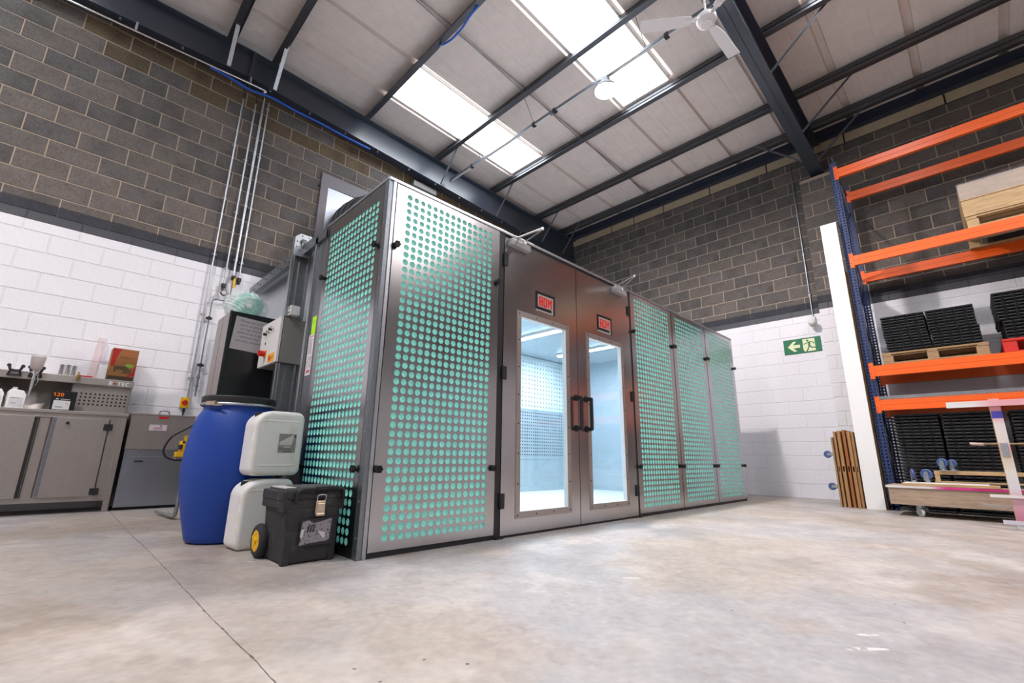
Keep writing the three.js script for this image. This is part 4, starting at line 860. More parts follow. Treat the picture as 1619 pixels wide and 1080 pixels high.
{
  const t = thing('parts_washer', 'galvanised steel parts washer with lid and lower drawer', 'parts washer', [-8.12, 0, 0.27]);
  const o = (n, g, m, p) => objW(n, g, m, p || t);
  o('tank', [RB(-8.385, -7.80, 0.62, 0.99, 0.04, 0.5, 0.004)], M.stainless);
  const lid = o('lid', [RB(-8.39, -7.795, 0.985, 1.005, 0.035, 0.505, 0.004)], M.stainless);
  o('handle', [TUBE([V(-8.145, 1.004, 0.49), V(-8.135, 1.04, 0.49), V(-8.065, 1.04, 0.49), V(-8.055, 1.004, 0.49)], 0.006, 24, 8)], M.galvDark, lid);
  o('red_tag', [BB(-8.145, -8.055, 0.955, 0.98, 0.5, 0.503)], M.red, lid);
  o('cabinet', [BB(-8.38, -7.80, 0.03, 0.618, 0.04, 0.49)], M.zinc);
  const dr = o('drawer', [RB(-8.345, -7.80, 0.04, 0.545, 0.488, 0.506, 0.003)], M.zinc);
  o('handle', [RB(-8.285, -8.21, 0.488, 0.502, 0.506, 0.53, 0.004)], M.black, dr);
  for (const x of [-8.25, -7.99]) o('screw', [CY(0.006, 0.006, x, 0.592, 0.492, 'z', 8)], M.chrome);
  o('foot', [BB(-8.37, -7.82, 0, 0.03, 0.08, 0.44)], M.black);
  print0(t, 'maker_label', 0.16, 0.062, canvasMat(256, 100, (g, w, h) => { g.fillStyle = '#cfc4cc'; g.fillRect(0, 0, w, h); g.fillStyle = '#a01432'; g.font = 'bold 56px sans-serif'; g.textAlign = 'center'; g.fillText('umic', w / 2, 78); g.fillStyle = '#2c3a2c'; g.fillRect(150, 12, 34, 16); }), [-8.135, 0.856, 0.5025], 'z');
  const p = thing('drum_pump', 'yellow hand pump with black hose half hidden behind the drum', 'pump', [-8.06, 0, 1.6]);
  const q = (n, g, m, pp) => objW(n, g, m, pp || p);
  q('frame', [TUBE([V(-8.10, 0.03, 1.12), V(-8.05, 0.03, 1.6), V(-8.03, 0.06, 1.66), V(-8.03, 0.6, 1.66)], 0.014, 30, 8), TUBE([V(-8.05, 0.03, 1.42), V(-8.03, 0.03, 1.6), V(-8.03, 0.1, 1.66)], 0.016, 24, 8), ROD(V(-8.13, 0.53, 1.62), V(-8.03, 0.55, 1.66), 0.01)], M.greyPaint);
  q('grip', [RB(-8.09, -8.01, 0.60, 0.70, 1.58, 1.66, 0.012), RB(-8.115, -8.03, 0.55, 0.60, 1.58, 1.66, 0.01), RB(-8.06, -8.02, 0.70, 0.75, 1.595, 1.645, 0.008)], M.yellow);
  q('grip_pad', [RB(-8.095, -8.07, 0.62, 0.665, 1.595, 1.665, 0.004)], M.black); q('grip_pad', [RB(-8.075, -8.055, 0.68, 0.70, 1.595, 1.665, 0.004)], M.black);
  q('hose', [TUBE([V(-8.0, 0.86, 1.66), V(-8.07, 0.81, 1.66), V(-8.17, 0.73, 1.66), V(-8.21, 0.62, 1.66), V(-8.185, 0.555, 1.66), V(-8.11, 0.525, 1.66), V(-8.02, 0.53, 1.66)], 0.009, 50, 8)], M.black);
}
// ---------------------------------------------------------------- pallet racking along the right wall
const RX0 = -1.15, RX1 = -0.25, RZ0 = 5.99, RZ1 = 8.74;
{
  const t = thing('pallet_rack', 'blue and orange pallet racking along the block wall', 'rack', [-0.7, 0, 7.36]);
  const o = (n, g, m, p) => objW(n, g, m, p || t);
  const H = 5.06;
  for (const z of [RZ0, RZ1]) {
    for (const [x, s] of [[RX0, 1], [RX1, 1]]) {
      const face = perfSheet(0.09, H, 2, 112, 0.045, 0.0115, 0.0225, 0.0225, 0.002, 8); face.rotateY(-Math.PI / 2); face.translate(x, 0, z - 0.045);
      const side = perfSheet(0.045, H, 1, 112, 0.045, 0.0095, 0.0225, 0.0225, 0.002, 8).translate(x + 0.002, 0, z + 0.045);
      const u = o('upright', [face, side, BB(x + 0.047, x + 0.062, 0, H, z + 0.043, z + 0.045), BB(x, x + 0.062, 0, H, z - 0.045, z - 0.043), BB(x + 0.06, x + 0.062, 0, H, z - 0.045, z - 0.025), BB(x + 0.06, x + 0.062, 0, H, z + 0.025, z + 0.045)], M.rackBlue);
      o('foot_plate', [RB(x - 0.025, x + 0.085, 0, 0.006, z - 0.06, z + 0.06, 0.002), BB(x + 0.0, x + 0.06, 0.006, 0.1, z - 0.042, z + 0.042)], M.rackBlue, u);
    }
    const a = RX0 + 0.05, b = RX1 + 0.01; let up = true;
    for (let y = 0.25; y < 4.6; y += 0.62) { o('brace', [BAR(V(up ? a : b, y, z), V(up ? b : a, y + 0.6, z), 0.035, 0.02)], M.galvDark); up = !up; }
    for (const y of [0.22, 4.9]) o('brace', [BAR(V(a, y, z), V(b, y, z), 0.02, 0.035)], M.galvDark);
  }
  for (const top of [4.935, 3.49, 1.865, 1.405]) for (const x of [RX0, RX1]) {
    const z0 = RZ0 + 0.047, z1 = RZ1 - 0.047, h = 0.145, f = x - 0.004;
    const bm = o('beam', [BB(f, x + 0.045, top - h, top, z0, z1), RB(f - 0.003, f + 0.004, top - h, top - h * 0.55, z0, z1, 0.002), RB(f - 0.003, f + 0.004, top - h * 0.5, top, z0, z1, 0.002)], M.orange);
    for (const [za, s] of [[RZ0, 1], [RZ1, -1]]) o('end_connector', [RB(f - 0.006, f + 0.002, top - h - 0.035, top + 0.045, za + s * 0.0 - 0.0, za + s * 0.05, 0.002), BB(f, x + 0.045, top - h - 0.035, top + 0.045, za + s * 0.046 - 0.002, za + s * 0.046 + 0.002)], M.orange, bm);
    if (x === RX0) for (const [za, s] of [[RZ0, 1]]) for (const dy of [-0.16, -0.11, -0.02, 0.025]) o('rivet', [BB(f - 0.0075, f - 0.005, top + dy, top + dy + 0.012, za + 0.012, za + 0.02)], M.black, bm);
  }
  // wire mesh deck on the lowest beams
  const g = []; for (let k = 0; k < 53; k++) { const z = RZ0 + 0.06 + k * 0.05; g.push(BB(RX0 - 0.002, RX1 + 0.03, 1.437, 1.443, z - 0.0025, z + 0.0025), BB(RX0 - 0.012, RX0 - 0.008, 1.385, 1.44, z - 0.0025, z + 0.0025)); }
  for (let k = 0; k < 16; k++) { const x = RX0 + k * 0.06; g.push(BB(x - 0.0025, x + 0.0025, 1.431, 1.437, RZ0 + 0.05, RZ1 - 0.05)); }
  g.push(BB(RX0 - 0.013, RX0 - 0.007, 1.41, 1.416, RZ0 + 0.05, RZ1 - 0.05), BB(RX0 - 0.013, RX0 - 0.007, 1.436, 1.444, RZ0 + 0.05, RZ1 - 0.05));
  o('wire_deck', g, M.galv);
}
// black plastic grid panels
function gridPanel() {
  const L = 0.455, D = 0.76, gs = [RB(0, D, 0.022, 0.03, 0, L, 0.003, 1)];
  for (let k = 0; k < 9; k++) { const z = 0.012 + k * (L - 0.03) / 8; gs.push(BB(0.004, D - 0.004, 0.002, 0.024, z, z + 0.008)); }
  for (let k = 0; k < 5; k++) { const z = 0.01 + k * (L - 0.08) / 4; gs.push(RB(-0.012, 0.012, 0.010, 0.026, z, z + 0.062, 0.004, 1)); }
  gs.push(BB(0.02, 0.03, 0.004, 0.024, 0, L), BB(D - 0.03, D - 0.02, 0.004, 0.024, 0, L));
  const t = thing('grid_panel', 'black plastic grid panel stacked on the wooden pallet', 'grid panel', [-1.02, 2.055, 6.25], 0, 'grid panels stacked on the wooden pallet');
  obj('lattice', gs, M.blackPlastic, t); return t;
}
{
  const first = gridPanel(); let used = false;
  const ORD = ['', 'second', 'third', 'fourth', 'fifth', 'sixth', 'seventh', 'eighth', 'ninth', 'tenth', 'eleventh', 'twelfth', 'thirteenth', 'fourteenth', 'fifteenth'];
  const nth = (k, n) => k === n - 1 ? 'topmost' : k === 0 ? 'lowest' : k >= n / 2 ? ORD[n - 1 - k] + ' from top' : ORD[k] + ' from bottom';
  const stack = (z, n, y0, dy, x, lab, grp, skew) => {
    for (let k = 0; k < n; k++) {
      const c = used ? copyOf(first, lab, grp) : first; used = true;
      c.userData.label = 'black plastic grid panel, ' + nth(k, n) + ' ' + lab; c.userData.group = grp;
      c.position.set(x + rr(-0.008, 0.008), y0 + k * dy, z + skew(k) + rr(-0.002, 0.002)); c.rotation.y = rr(-0.003, 0.003);
    }
  };
  const A = ['on wooden pallet, near blue upright', 'grid panels stacked on the wooden pallet'], A2 = ['on wooden pallet, near red pallet', A[1]];
  const sk = k => k < 6 ? 0.0 - k * 0.004 : -0.024;
  stack(6.215, 13, 2.052, 0.0385, -1.03, ...A, sk); stack(6.673, 13, 2.052, 0.0385, -1.03, ...A2, k => k < 6 ? 0.004 : -0.012);
  const Bq = ['on red pallet, near wooden pallet', 'grid panels stacked on the red pallet'], B2 = ['on red pallet, far from wooden pallet', Bq[1]];
  stack(7.33, 15, 2.034, 0.0405, -1.03, ...Bq, k => k < 6 ? 0.0 : -0.04); stack(7.83, 15, 2.034, 0.0405, -1.03, ...B2, k => 0);
  [6.12, 6.6, 7.2, 7.7].forEach((z, i) => stack(z, 30, 0.003, 0.0405, -1.05, 'of ' + ['first', 'second', 'third', 'fourth'][i] + ' floor stack from upright', 'grid panels stacked under the wire deck', k => 0));
}
function woodPallet(z0, len, y0, lab, mat = M.palletWood, x0 = -1.14, dep = 0.9) {
  const t = thing('wooden_pallet', lab, 'pallet', [x0 + dep / 2, y0, z0 + len / 2], 0, 'wooden pallets on the racking');
  const w = dep / 2, l = len / 2;
  for (let k = 0; k < 7; k++) { const x = -w + 0.05 + k * (dep - 0.1) / 6; obj('deck_board', [RB(x - 0.048, x + 0.048, 0.132, 0.154, -l, l, 0.003)], mat, t); }
  for (const z of [-l + 0.05, 0, l - 0.05]) obj('stringer', [RB(-w, w, 0.112, 0.132, z - 0.05, z + 0.05, 0.003)], mat, t);
  for (const x of [-w + 0.05, 0, w - 0.05]) for (const z of [-l + 0.06, 0, l - 0.06]) obj('block', [RB(x - 0.045, x + 0.045, 0.022, 0.112, z - 0.055, z + 0.055, 0.003)], mat, t);
  for (const x of [-w + 0.05, 0, w - 0.05]) obj('skid', [RB(x - 0.048, x + 0.048, 0, 0.022, -l, l, 0.003)], mat, t);
  return t;
}
woodPallet(6.15, 1.02, 1.868, 'wooden pallet under the black grid panels');
woodPallet(7.235, 1.2, 3.492, 'pale wooden pallet under the film wrapped crate', M.pine);
{
  const t = thing('plastic_pallet', 'red plastic pallet on the orange beams', 'pallet', [-0.7, 1.868, 7.8]);
  obj('deck', [RB(-0.43, 0.43, 0.13, 0.162, -0.52, 0.52, 0.008)], M.redPlastic, t);
  for (const x of [-0.36, 0, 0.36]) for (const z of [-0.46, 0, 0.46]) obj('foot', [RB(x - 0.06, x + 0.06, 0, 0.135, z - 0.06, z + 0.06, 0.008)], M.redPlastic, t);
  for (const x of [-0.36, 0.36]) obj('skid', [RB(x - 0.05, x + 0.05, 0, 0.018, -0.5, 0.5, 0.005)], M.redPlastic, t);
}
{
  const t = thing('wooden_crate', 'pale boarded wooden crate wrapped in clear film', 'crate', [-0.7, 3.648, 7.84]);
  for (let k = 0; k < 2; k++) for (const [a, b, c, d] of [[-0.45, -0.425, -0.61, 0.61], [0.425, 0.45, -0.61, 0.61], [-0.424, 0.424, -0.61, -0.585], [-0.424, 0.424, 0.585, 0.61]]) obj('plank', [RB(a, b, k * 0.222, k * 0.222 + 0.216, c, d, 0.003)], M.pine, t);
  for (let k = 0; k < 5; k++) obj('top_board', [RB(-0.44, 0.44, 0.440, 0.458, -0.60 + k * 0.24, -0.60 + k * 0.24 + 0.23, 0.003)], M.pine, t);
  const wrap = (() => {
    const g = new THREE.PlaneGeometry(0.92, 1.24, 30, 40), p = g.attributes.position;
    for (let i = 0; i < p.count; i++) { const x = p.getX(i), y = p.getY(i); p.setZ(i, 0.008 + 0.02 * Math.abs(Math.sin(x * 13 + 4 * y) * Math.sin(y * 9)) + 0.16 * Math.exp(-((y + 0.25) ** 2) * 9 - x * x * 7)); }
    g.rotateX(-Math.PI / 2); g.computeVertexNormals(); return g.translate(0, 0.459, 0);
  })();
  obj('film_top', [wrap], M.film, t); obj('film_side', [BB(-0.456, -0.4545, 0.235, 0.462, -0.615, 0.615)], M.film, t);
}
// ---------------------------------------------------------------- things standing about the racking
function castor(parent, x, y, z, up, turn = 0, mat = M.casterBlue, r = 0.06) {    // swivel castor, plate at (x, y, z), wheel below (or above when up)
  const s = up ? 1 : -1, gs = { w: [], h: [] };
  const wheel = [new THREE.TorusGeometry(r - 0.014, 0.014, 10, 28), CY(r - 0.018, 0.018, 0, 0, 0, 'z', 24)].map(g => g.rotateY(turn).translate(x, y + s * (0.035 + r), z));
  const fork = [RB(-0.045, 0.045, -0.003, 0.003, -0.04, 0.04, 0.002).translate(x, y + s * 0.003, z), CY(0.025, 0.02, x, y + s * 0.014, z, 'y', 16)];
  for (const q of [-1, 1]) fork.push(EX([[-0.028, 0], [0.028, 0], [0.02, s * (0.04 + r)], [0, s * (0.05 + r)], [-0.02, s * (0.04 + r)]], 0.003).translate(0, 0, q * 0.02).rotateY(turn).translate(x, y + s * 0.02, z));
  const c = objW('castor', fork, M.galv, parent); objW('wheel', wheel, mat, c); return c;
}
{
  const p = thing('white_plank', 'tall narrow white plank standing against the racking', 'plank', [-1.24, 0, 5.82], 0);
  const g = obj('face', [RB(-0.006, 0.0, 0, 4.05, -0.1, 0.1, 0.002)], M.whitePaint, p); obj('core', [RB(0.0, 0.06, 0, 4.05, -0.1, 0.1, 0.002)], M.plyBrown, p);
  // flattened cartons on edge
  const zs = [[5.470, 0.03, 1.00], [5.515, 0.04, 1.01], [5.575, 0.035, 1.02], [5.625, 0.04, 1.0], [5.672, 0.03, 0.99]];
  zs.forEach(([z, th, h], i) => {
    const t = thing('flat_carton', ['flattened brown carton next to the upright castor board', 'flattened carton, second from the upright castor board', 'reddish flattened carton in the middle of the bundle', 'flattened carton, second from the white plank', 'flattened brown carton next to the white plank'][i], 'carton', [-1.22, 0, z + th / 2], 0, 'flattened cartons by the white plank');
    const notch = [[0.012, 0.47], [0.03, 0.46], [0.03, 0.51], [0.012, 0.52]];
    obj('sheet', [BB(0, 0.55, 0.002, h, -th / 2, -th / 2 + 0.008), BB(0.004, 0.55, 0.002, h - 0.006, th / 2 - 0.012, th / 2 - 0.003)], i === 2 ? M.cardboardRed : M.cardboard, t);
    obj('fold', [RB(0.0, 0.02, 0.002, 0.46, -th / 2 + 0.004, th / 2 - 0.006, 0.002), RB(0.0, 0.02, 0.53, h - 0.004, -th / 2 + 0.004, th / 2 - 0.006, 0.002)], i === 2 ? M.cardboardRed : M.cardboard, t);
  });
  const tb = thing('tall_board', 'tall brown board standing behind the blue rack upright', 'board', [-0.72, 0, 5.895]);
  obj('sheet', [RB(-0.38, 0.38, 0.002, 3.35, -0.012, 0.012, 0.003)], M.cardboard, tb); obj('sheet', [RB(-0.36, 0.38, 0.002, 3.1, 0.014, 0.03, 0.003)], M.palletWood, tb);
  const b = thing('castor_board', 'wooden castor board standing on edge beside the cartons', 'dolly', [-1.0, 0, 5.44]);
  objW('board', [RB(-1.2, -0.75, 0.005, 0.92, 5.43, 5.452, 0.002)], M.palletWood, b);
  for (const y of [0.685, 0.253]) {
    const wh = objW('castor', [RB(-1.16, -1.07, y - 0.045, y + 0.045, 5.424, 5.43, 0.002), CY(0.02, 0.03, -1.115, y, 5.412, 'z', 12), EX([[-0.02, -0.025], [0.02, -0.025], [0.015, 0.06], [-0.015, 0.06]], 0.04).rotateX(-Math.PI / 2).translate(-1.115, y - 0.012, 5.405)], M.galv, b);
    objW('wheel', [new THREE.TorusGeometry(0.036, 0.014, 10, 24).rotateY(Math.PI / 2).translate(-1.115, y + 0.005, 5.352), CY(0.032, 0.018, -1.115, y + 0.005, 5.352, 'x', 20)], M.casterBlue, wh);
  }
}
{
  const t = thing('long_dolly', 'long low plywood dolly with white and pink painted edge', 'dolly', [-1.5, 0, 7.1]);
  const X0 = -1.85, X1 = -1.26, Z0 = 6.03, Z1 = 8.25;
  objW('deck', [RB(X0, X1, 0.31, 0.335, Z0, Z1, 0.003)], M.plyBrown, t);
  objW('skirt', [RB(X0 + 0.01, X0 + 0.03, 0.125, 0.31, Z0 + 0.02, Z1, 0.002)], M.plyBrown, t);
  objW('skirt', [RB(X1 - 0.03, X1 - 0.01, 0.125, 0.31, Z0 + 0.02, Z1, 0.002)], M.plyBrown, t);
  objW('end_board', [RB(X0 + 0.03, X1 - 0.03, 0.125, 0.31, Z0 + 0.02, Z0 + 0.04, 0.002)], M.whitePaint, t);
  const edge = canvasMat(1024, 16, (g, w, h) => { const q = g.createLinearGradient(0, 0, w, 0); q.addColorStop(0, '#d6d1cc'); q.addColorStop(0.18, '#d2ccc8'); q.addColorStop(0.24, '#c9287c'); q.addColorStop(0.32, '#d43a8c'); q.addColorStop(0.36, '#b81d68'); q.addColorStop(0.55, '#c9457f'); q.addColorStop(1, '#c9a0a8'); g.fillStyle = q; g.fillRect(0, 0, w, h); });
  objW('painted_edge', [new THREE.PlaneGeometry(Z1 - Z0, 0.025).rotateY(-Math.PI / 2).translate(X0 - 0.0012, 0.3225, (Z0 + Z1) / 2)], edge, t, true);
  objW('paint_strip', [new THREE.PlaneGeometry(Z1 - Z0, 0.03).rotateX(-Math.PI / 2).rotateY(-Math.PI / 2).translate(X0 + 0.016, 0.3358, (Z0 + Z1) / 2)], edge, t, true);
  for (const [x, z] of [[X0 + 0.06, 6.30], [X1 - 0.08, 6.30], [X0 + 0.06, 7.95], [X1 - 0.08, 7.95]]) castor(t, x, 0.127, z, false, 0.9, M.lightGrey, 0.046);
  // upturned dollies lying on it
  const a = thing('upturned_dolly', 'small wooden dolly lying upside down with two blue castors', 'dolly', [-1.6, 0.336, 6.55]);
  objW('board', [RB(-1.76, -1.46, 0.336, 0.362, 6.17, 6.98, 0.003)], M.pine, a); objW('skin', [RB(-1.75, -1.47, 0.362, 0.37, 6.19, 6.9, 0.002)], M.whitePaint, a);
  castor(a, -1.65, 0.37, 6.28, true, 0.2); castor(a, -1.60, 0.37, 6.40, true, 1.25);
  const c = thing('upturned_dolly', 'upside down dolly frame with raised pine rail and blue castors', 'dolly', [-1.42, 0.336, 6.9]);
  objW('rail', [RB(-1.42, -1.38, 0.462, 0.505, 6.455, 7.75, 0.003)], M.pine, c);
  for (const z of [6.458, 7.7]) objW('support', [RB(-1.42, -1.385, 0.37, 0.462, z, z + 0.045, 0.003)], M.pine, c);
  objW('base', [RB(-1.44, -1.29, 0.3705, 0.386, 6.45, 7.76, 0.003)], M.pine, c);
  castor(c, -1.40, 0.505, 6.545, true, 1.2, M.casterBlue, 0.055); castor(c, -1.40, 0.505, 6.63, true, 1.0, M.casterBlue, 0.05);
}
{
  const t = thing('painted_trestle', 'wooden trestle blotched with white, pink and blue spray paint', 'trestle', [-2.3, 0, 7.5]);
  const X = -2.45;
  const paint = (stops, vert) => canvasMat(vert ? 64 : 512, vert ? 512 : 64, (g, w, h) => { const q = vert ? g.createLinearGradient(0, 0, 0, h) : g.createLinearGradient(0, 0, w, 0); for (const [a, c] of stops) q.addColorStop(a, c); g.fillStyle = q; g.fillRect(0, 0, w, h); });
  const postM = paint([[0, '#e6a3a8'], [0.1, '#dd8f9a'], [0.115, '#3f3c9c'], [0.165, '#3f3c9c'], [0.17, '#d9a9ac'], [0.22, '#d8d0cc'], [0.36, '#d5ccc4'], [0.42, '#cf9a9c'], [0.47, '#c9b29a'], [0.6, '#d8cfc4'], [0.74, '#cfcbd2'], [0.85, '#d0a2ac'], [1, '#b86f88']], true);
  const railM = paint([[0, '#dcdad8'], [0.12, '#dcd6d4'], [0.2, '#dfa3aa'], [0.6, '#d99aa2'], [1, '#d6b0b0']], false);
  for (const z of [7.03, 8.1]) {
    objW('post', [RB(X, X + 0.02, 0.08, 1.215, z, z + 0.075, 0.002)], M.pine, t);
    objW('post_face', [new THREE.PlaneGeometry(0.075, 1.13).rotateY(-Math.PI / 2).translate(X - 0.001, 0.648, z + 0.0375)], postM, t, true);
    objW('foot', [RB(X, X + 0.4, 0.0, 0.075, z + 0.002, z + 0.07, 0.003)], M.whitePaint, t);
    objW('rear_post', [RB(X + 0.36, X + 0.38, 0.075, 1.2, z, z + 0.07, 0.002)], M.pine, t);
  }
  const rail = (z0, z1, y0, y1, x, m) => { objW('rail', [RB(x, x + 0.02, y0, y1, z0, z1, 0.002)], M.pine, t); objW('rail_face', [new THREE.PlaneGeometry(z1 - z0, y1 - y0).rotateY(-Math.PI / 2).translate(x - 0.001, (y0 + y1) / 2, (z0 + z1) / 2)], m, t, true); };
  rail(6.722, 8.35, 1.14, 1.198, X - 0.021, railM);
  rail(6.892, 8.3, 0.285, 0.312, X - 0.021, railM);
  rail(6.82, 8.3, 0.178, 0.197, X + 0.36, paint([[0, '#9a948f'], [1, '#8d8884']], false));
  rail(6.94, 8.2, 0.05, 0.085, X - 0.021, paint([[0, '#c9c4d2'], [0.5, '#b5aab0'], [1, '#a99a9a']], false));
  objW('clip_plate', [RB(X - 0.006, X, 0.66, 0.79, 7.04, 7.09, 0.002)], M.galv, t);
  objW('stick', [ROD(V(X + 0.34, 0.79, 6.86), V(X + 0.34, 0.785, 8.2), 0.008)], M.palletWood, t);
  objW('rag', [TUBE([V(X + 0.34, 0.795, 6.83), V(X + 0.33, 0.79, 6.88), V(X + 0.35, 0.787, 6.93)], 0.014, 16, 8)], std([0.6, 0.42, 0.38], 0.9), t);
}
// ---------------------------------------------------------------- on the right wall
{
  const s = thing('exit_sign', 'green emergency exit sign with running man and arrow', 'sign', [0, 2.526, 4.992]);
  obj('plate', [RB(-0.006, -0.0005, -0.132, 0.132, -0.284, 0.284, 0.002)], std([0.01, 0.16, 0.085], 0.5), s);
  print('face', 0.564, 0.26, canvasMat(1128, 520, (g, w, h) => {
    g.fillStyle = '#0c6b46'; g.fillRect(0, 0, w, h); const c = '#dfe3b6'; g.fillStyle = c;
    g.beginPath(); g.moveTo(120, 260); g.lineTo(300, 85); g.lineTo(400, 85); g.lineTo(290, 205); g.lineTo(500, 205); g.lineTo(500, 315); g.lineTo(290, 315); g.lineTo(400, 435); g.lineTo(300, 435); g.fill();
    g.beginPath(); g.moveTo(590, 40); g.lineTo(950, 40); g.lineTo(950, 470); g.lineTo(630, 490); g.lineTo(590, 400); g.fill();
    g.fillStyle = '#0c6b46'; g.strokeStyle = '#0c6b46'; g.lineCap = 'round'; g.lineJoin = 'round';
    g.beginPath(); g.arc(735, 105, 34, 0, 7); g.fill();
    g.lineWidth = 58; g.beginPath(); g.moveTo(790, 170); g.lineTo(770, 280); g.stroke();
    g.lineWidth = 28; g.beginPath(); g.moveTo(780, 165); g.lineTo(700, 195); g.lineTo(625, 215); g.stroke(); g.beginPath(); g.moveTo(800, 160); g.lineTo(880, 165); g.lineTo(925, 225); g.stroke();
    g.lineWidth = 38; g.beginPath(); g.moveTo(775, 285); g.lineTo(745, 365); g.lineTo(690, 470); g.stroke(); g.beginPath(); g.moveTo(790, 280); g.lineTo(835, 360); g.lineTo(1000, 370); g.stroke();
    g.fillStyle = '#0c6b46'; g.fillRect(590, 478, 150, 20);
  }, 0.5), s, [-0.0072, 0, 0], '-x');
  const c = thing('wall_conduit', 'thin galvanised conduit dropping down the wall to the sensor', 'conduit', [-0.02, 3.0, 5.217]);
  objW('pipe', [CY(0.011, 2.93, -0.02, 4.465, 5.217, 'y', 10)], M.galv, c);
  for (const y of [3.4, 4.15, 4.9, 5.6]) objW('clip', [RB(-0.034, -0.0005, y - 0.01, y + 0.01, 5.193, 5.241, 0.003)], M.galvDark, c);
  const l = thing('wall_sensor', 'white plastic motion sensor on the wall above the exit sign', 'sensor', [-0.005, 2.86, 5.217]);
  obj('base', [RB(-0.05, 0, 0, 0.14, -0.03, 0.03, 0.006)], M.offWhite, l);
  const h = obj('head', [LATHE([[0, 0], [0.045, 0.008], [0.062, 0.04], [0.062, 0.075], [0.05, 0.095], [0, 0.1]], 24).rotateZ(0.5).translate(-0.09, -0.035, 0.0)], M.offWhite, l);
  obj('lens', [CY(0.045, 0.01, -0.088, -0.037, 0, 'y', 20).translate(0, 0, 0)], M.lightGrey, l);
}
// ---------------------------------------------------------------- on the gable wall
{
  const names = [['left of the four, running down to the yellow switch', -7.842, 1.255, 5.70, 0.0105], ['second of the four, ending at a pressure gauge', -7.676, 2.80, 5.71, 0.0105], ['thickest of the four, ending at the yellow valve', -7.579, 2.95, 5.83, 0.016], ['on the booth side of the four, ending at a black bush', -7.508, 2.93, 5.84, 0.0105]];
  for (const [lab, x, y0, y1, r] of names) {
    const t = thing('wall_pipe', 'vertical steel pipe, ' + lab, 'pipe', [x, y0, 0.04], 0, 'vertical pipes on the gable wall');
    obj('pipe', [CY(r, y1 - y0, 0, (y1 - y0) / 2, 0, 'y', 12)], M.galv, t);
    for (let y = y0 + 0.25; y < y1 - 0.1; y += 0.85) obj('clip', [RB(-0.028, 0.028, y - y0 - 0.01, y - y0 + 0.01, -0.03, -0.018, 0.003), CY(r + 0.004, 0.016, 0, y - y0, 0, 'y', 12), ROD(V(0, y - y0, -0.038), V(0, y - y0, -0.005), 0.005)], M.galv, t);
    if (r < 0.012 && y0 > 2) obj('bush', [CY(0.028, 0.05, 0, -0.01, 0.005, 'y', 12), CY(0.02, 0.05, 0, -0.05, 0.005, 'y', 12)], M.black, t);
    if (r > 0.012) { obj('valve', [CY(0.024, 0.06, 0, -0.02, 0, 'y', 12), CY(0.02, 0.05, 0, -0.02, 0.03, 'z', 10)], M.black, t); obj('valve_lever', [RB(0.0, 0.028, -0.17, -0.01, 0.035, 0.05, 0.006)], M.yellow, t); }
  }
  const w = onZ(338, 473, 0.06), a = onZ(361, 477, 0.06), b = onZ(330, 497, 0.06), d = onZ(314, 577, 0.06), e = onZ(309, 640, 0.06);
  const xp = (w.x + b.x) / 2, t = thing('air_pipe', 'thin air line with black couplings beside the yellow switch', 'pipe', [xp, 1.2, 0.06]);
  objW('pipe', [TUBE([V(-7.58, a.y + 0.3, 0.06), V(-7.585, a.y + 0.02, 0.06), V(-7.62, a.y, 0.06), V(xp + 0.03, w.y, 0.06), V(xp, w.y - 0.03, 0.06), V(xp, b.y, 0.06), V(xp, d.y, 0.06), V(xp, 1.28, 0.06)], 0.0085, 90, 8)], M.galvDark, t);
  for (const y of [b.y - 0.05, d.y]) objW('coupling', [CY(0.022, 0.04, xp, y, 0.06, 'y', 12), RB(xp - 0.035, xp + 0.035, y - 0.012, y + 0.012, 0.03, 0.07, 0.004)], M.black, t);
  objW('regulator', [CY(0.013, 0.2, xp, d.y - 0.22, 0.06, 'y', 10), CY(0.02, 0.025, xp, d.y - 0.16, 0.06, 'y', 10), CY(0.02, 0.02, xp, d.y - 0.27, 0.06, 'y', 10)], M.galvDark, t);
  const g = onZ(351, 461, 0.06), gt = thing('pressure_gauge', 'small black pressure gauge under the second pipe', 'gauge', [-7.665, g.y - 0.02, 0.05]);
  obj('case', [CY(0.038, 0.035, 0, 0, 0.03, 'z', 20)], M.black, gt); obj('dial', [CY(0.03, 0.004, 0, 0, 0.049, 'z', 20)], M.lightGrey, gt); obj('stem', [ROD(V(0, 0.02, 0.01), V(-0.005, 0.1, 0), 0.009), ROD(V(0, 0, 0.01), V(0.06, 0.01, 0.005), 0.008)], M.galvDark, gt);
  const y = thing('isolator_switch', 'yellow isolator switch with red rotary knob on white wall', 'switch', [-7.866, 1.19, 0.0]);
  obj('case', [RB(-0.045, 0.045, -0.065, 0.065, 0.001, 0.06, 0.005)], M.offWhite, y); obj('cover', [RB(-0.045, 0.045, -0.065, 0.065, 0.06, 0.07, 0.004)], M.yellow, y);
  obj('knob', [CY(0.03, 0.014, 0, 0, 0.077, 'z', 24), RB(-0.007, 0.007, -0.034, 0.034, 0.08, 0.098, 0.003)], M.red, y); obj('gland', [CY(0.014, 0.05, 0.01, -0.09, 0.03, 'y', 12), CY(0.008, 0.06, 0.01, -0.13, 0.03, 'y', 8)], M.black, y);
  for (const [i, j] of [[-1, -1], [1, -1], [-1, 1], [1, 1]]) obj('screw', [CY(0.004, 0.003, i * 0.036, j * 0.055, 0.0712, 'z', 8)], M.black, y);
  // vent panel and flexible duct
  const v = thing('vent_panel', 'grey framed metal panel on the gable wall behind the duct', 'panel', [-5.75, 4.2, 0]);
  objW('frame', [BB(-6.58, -6.46, 3.1, 5.09, 0.001, 0.03), BB(-5.0, -4.9, 3.1, 5.09, 0.001, 0.03), BB(-6.46, -5.0, 4.87, 5.09, 0.001, 0.03)], std([0.20, 0.185, 0.20], 0.6), v);
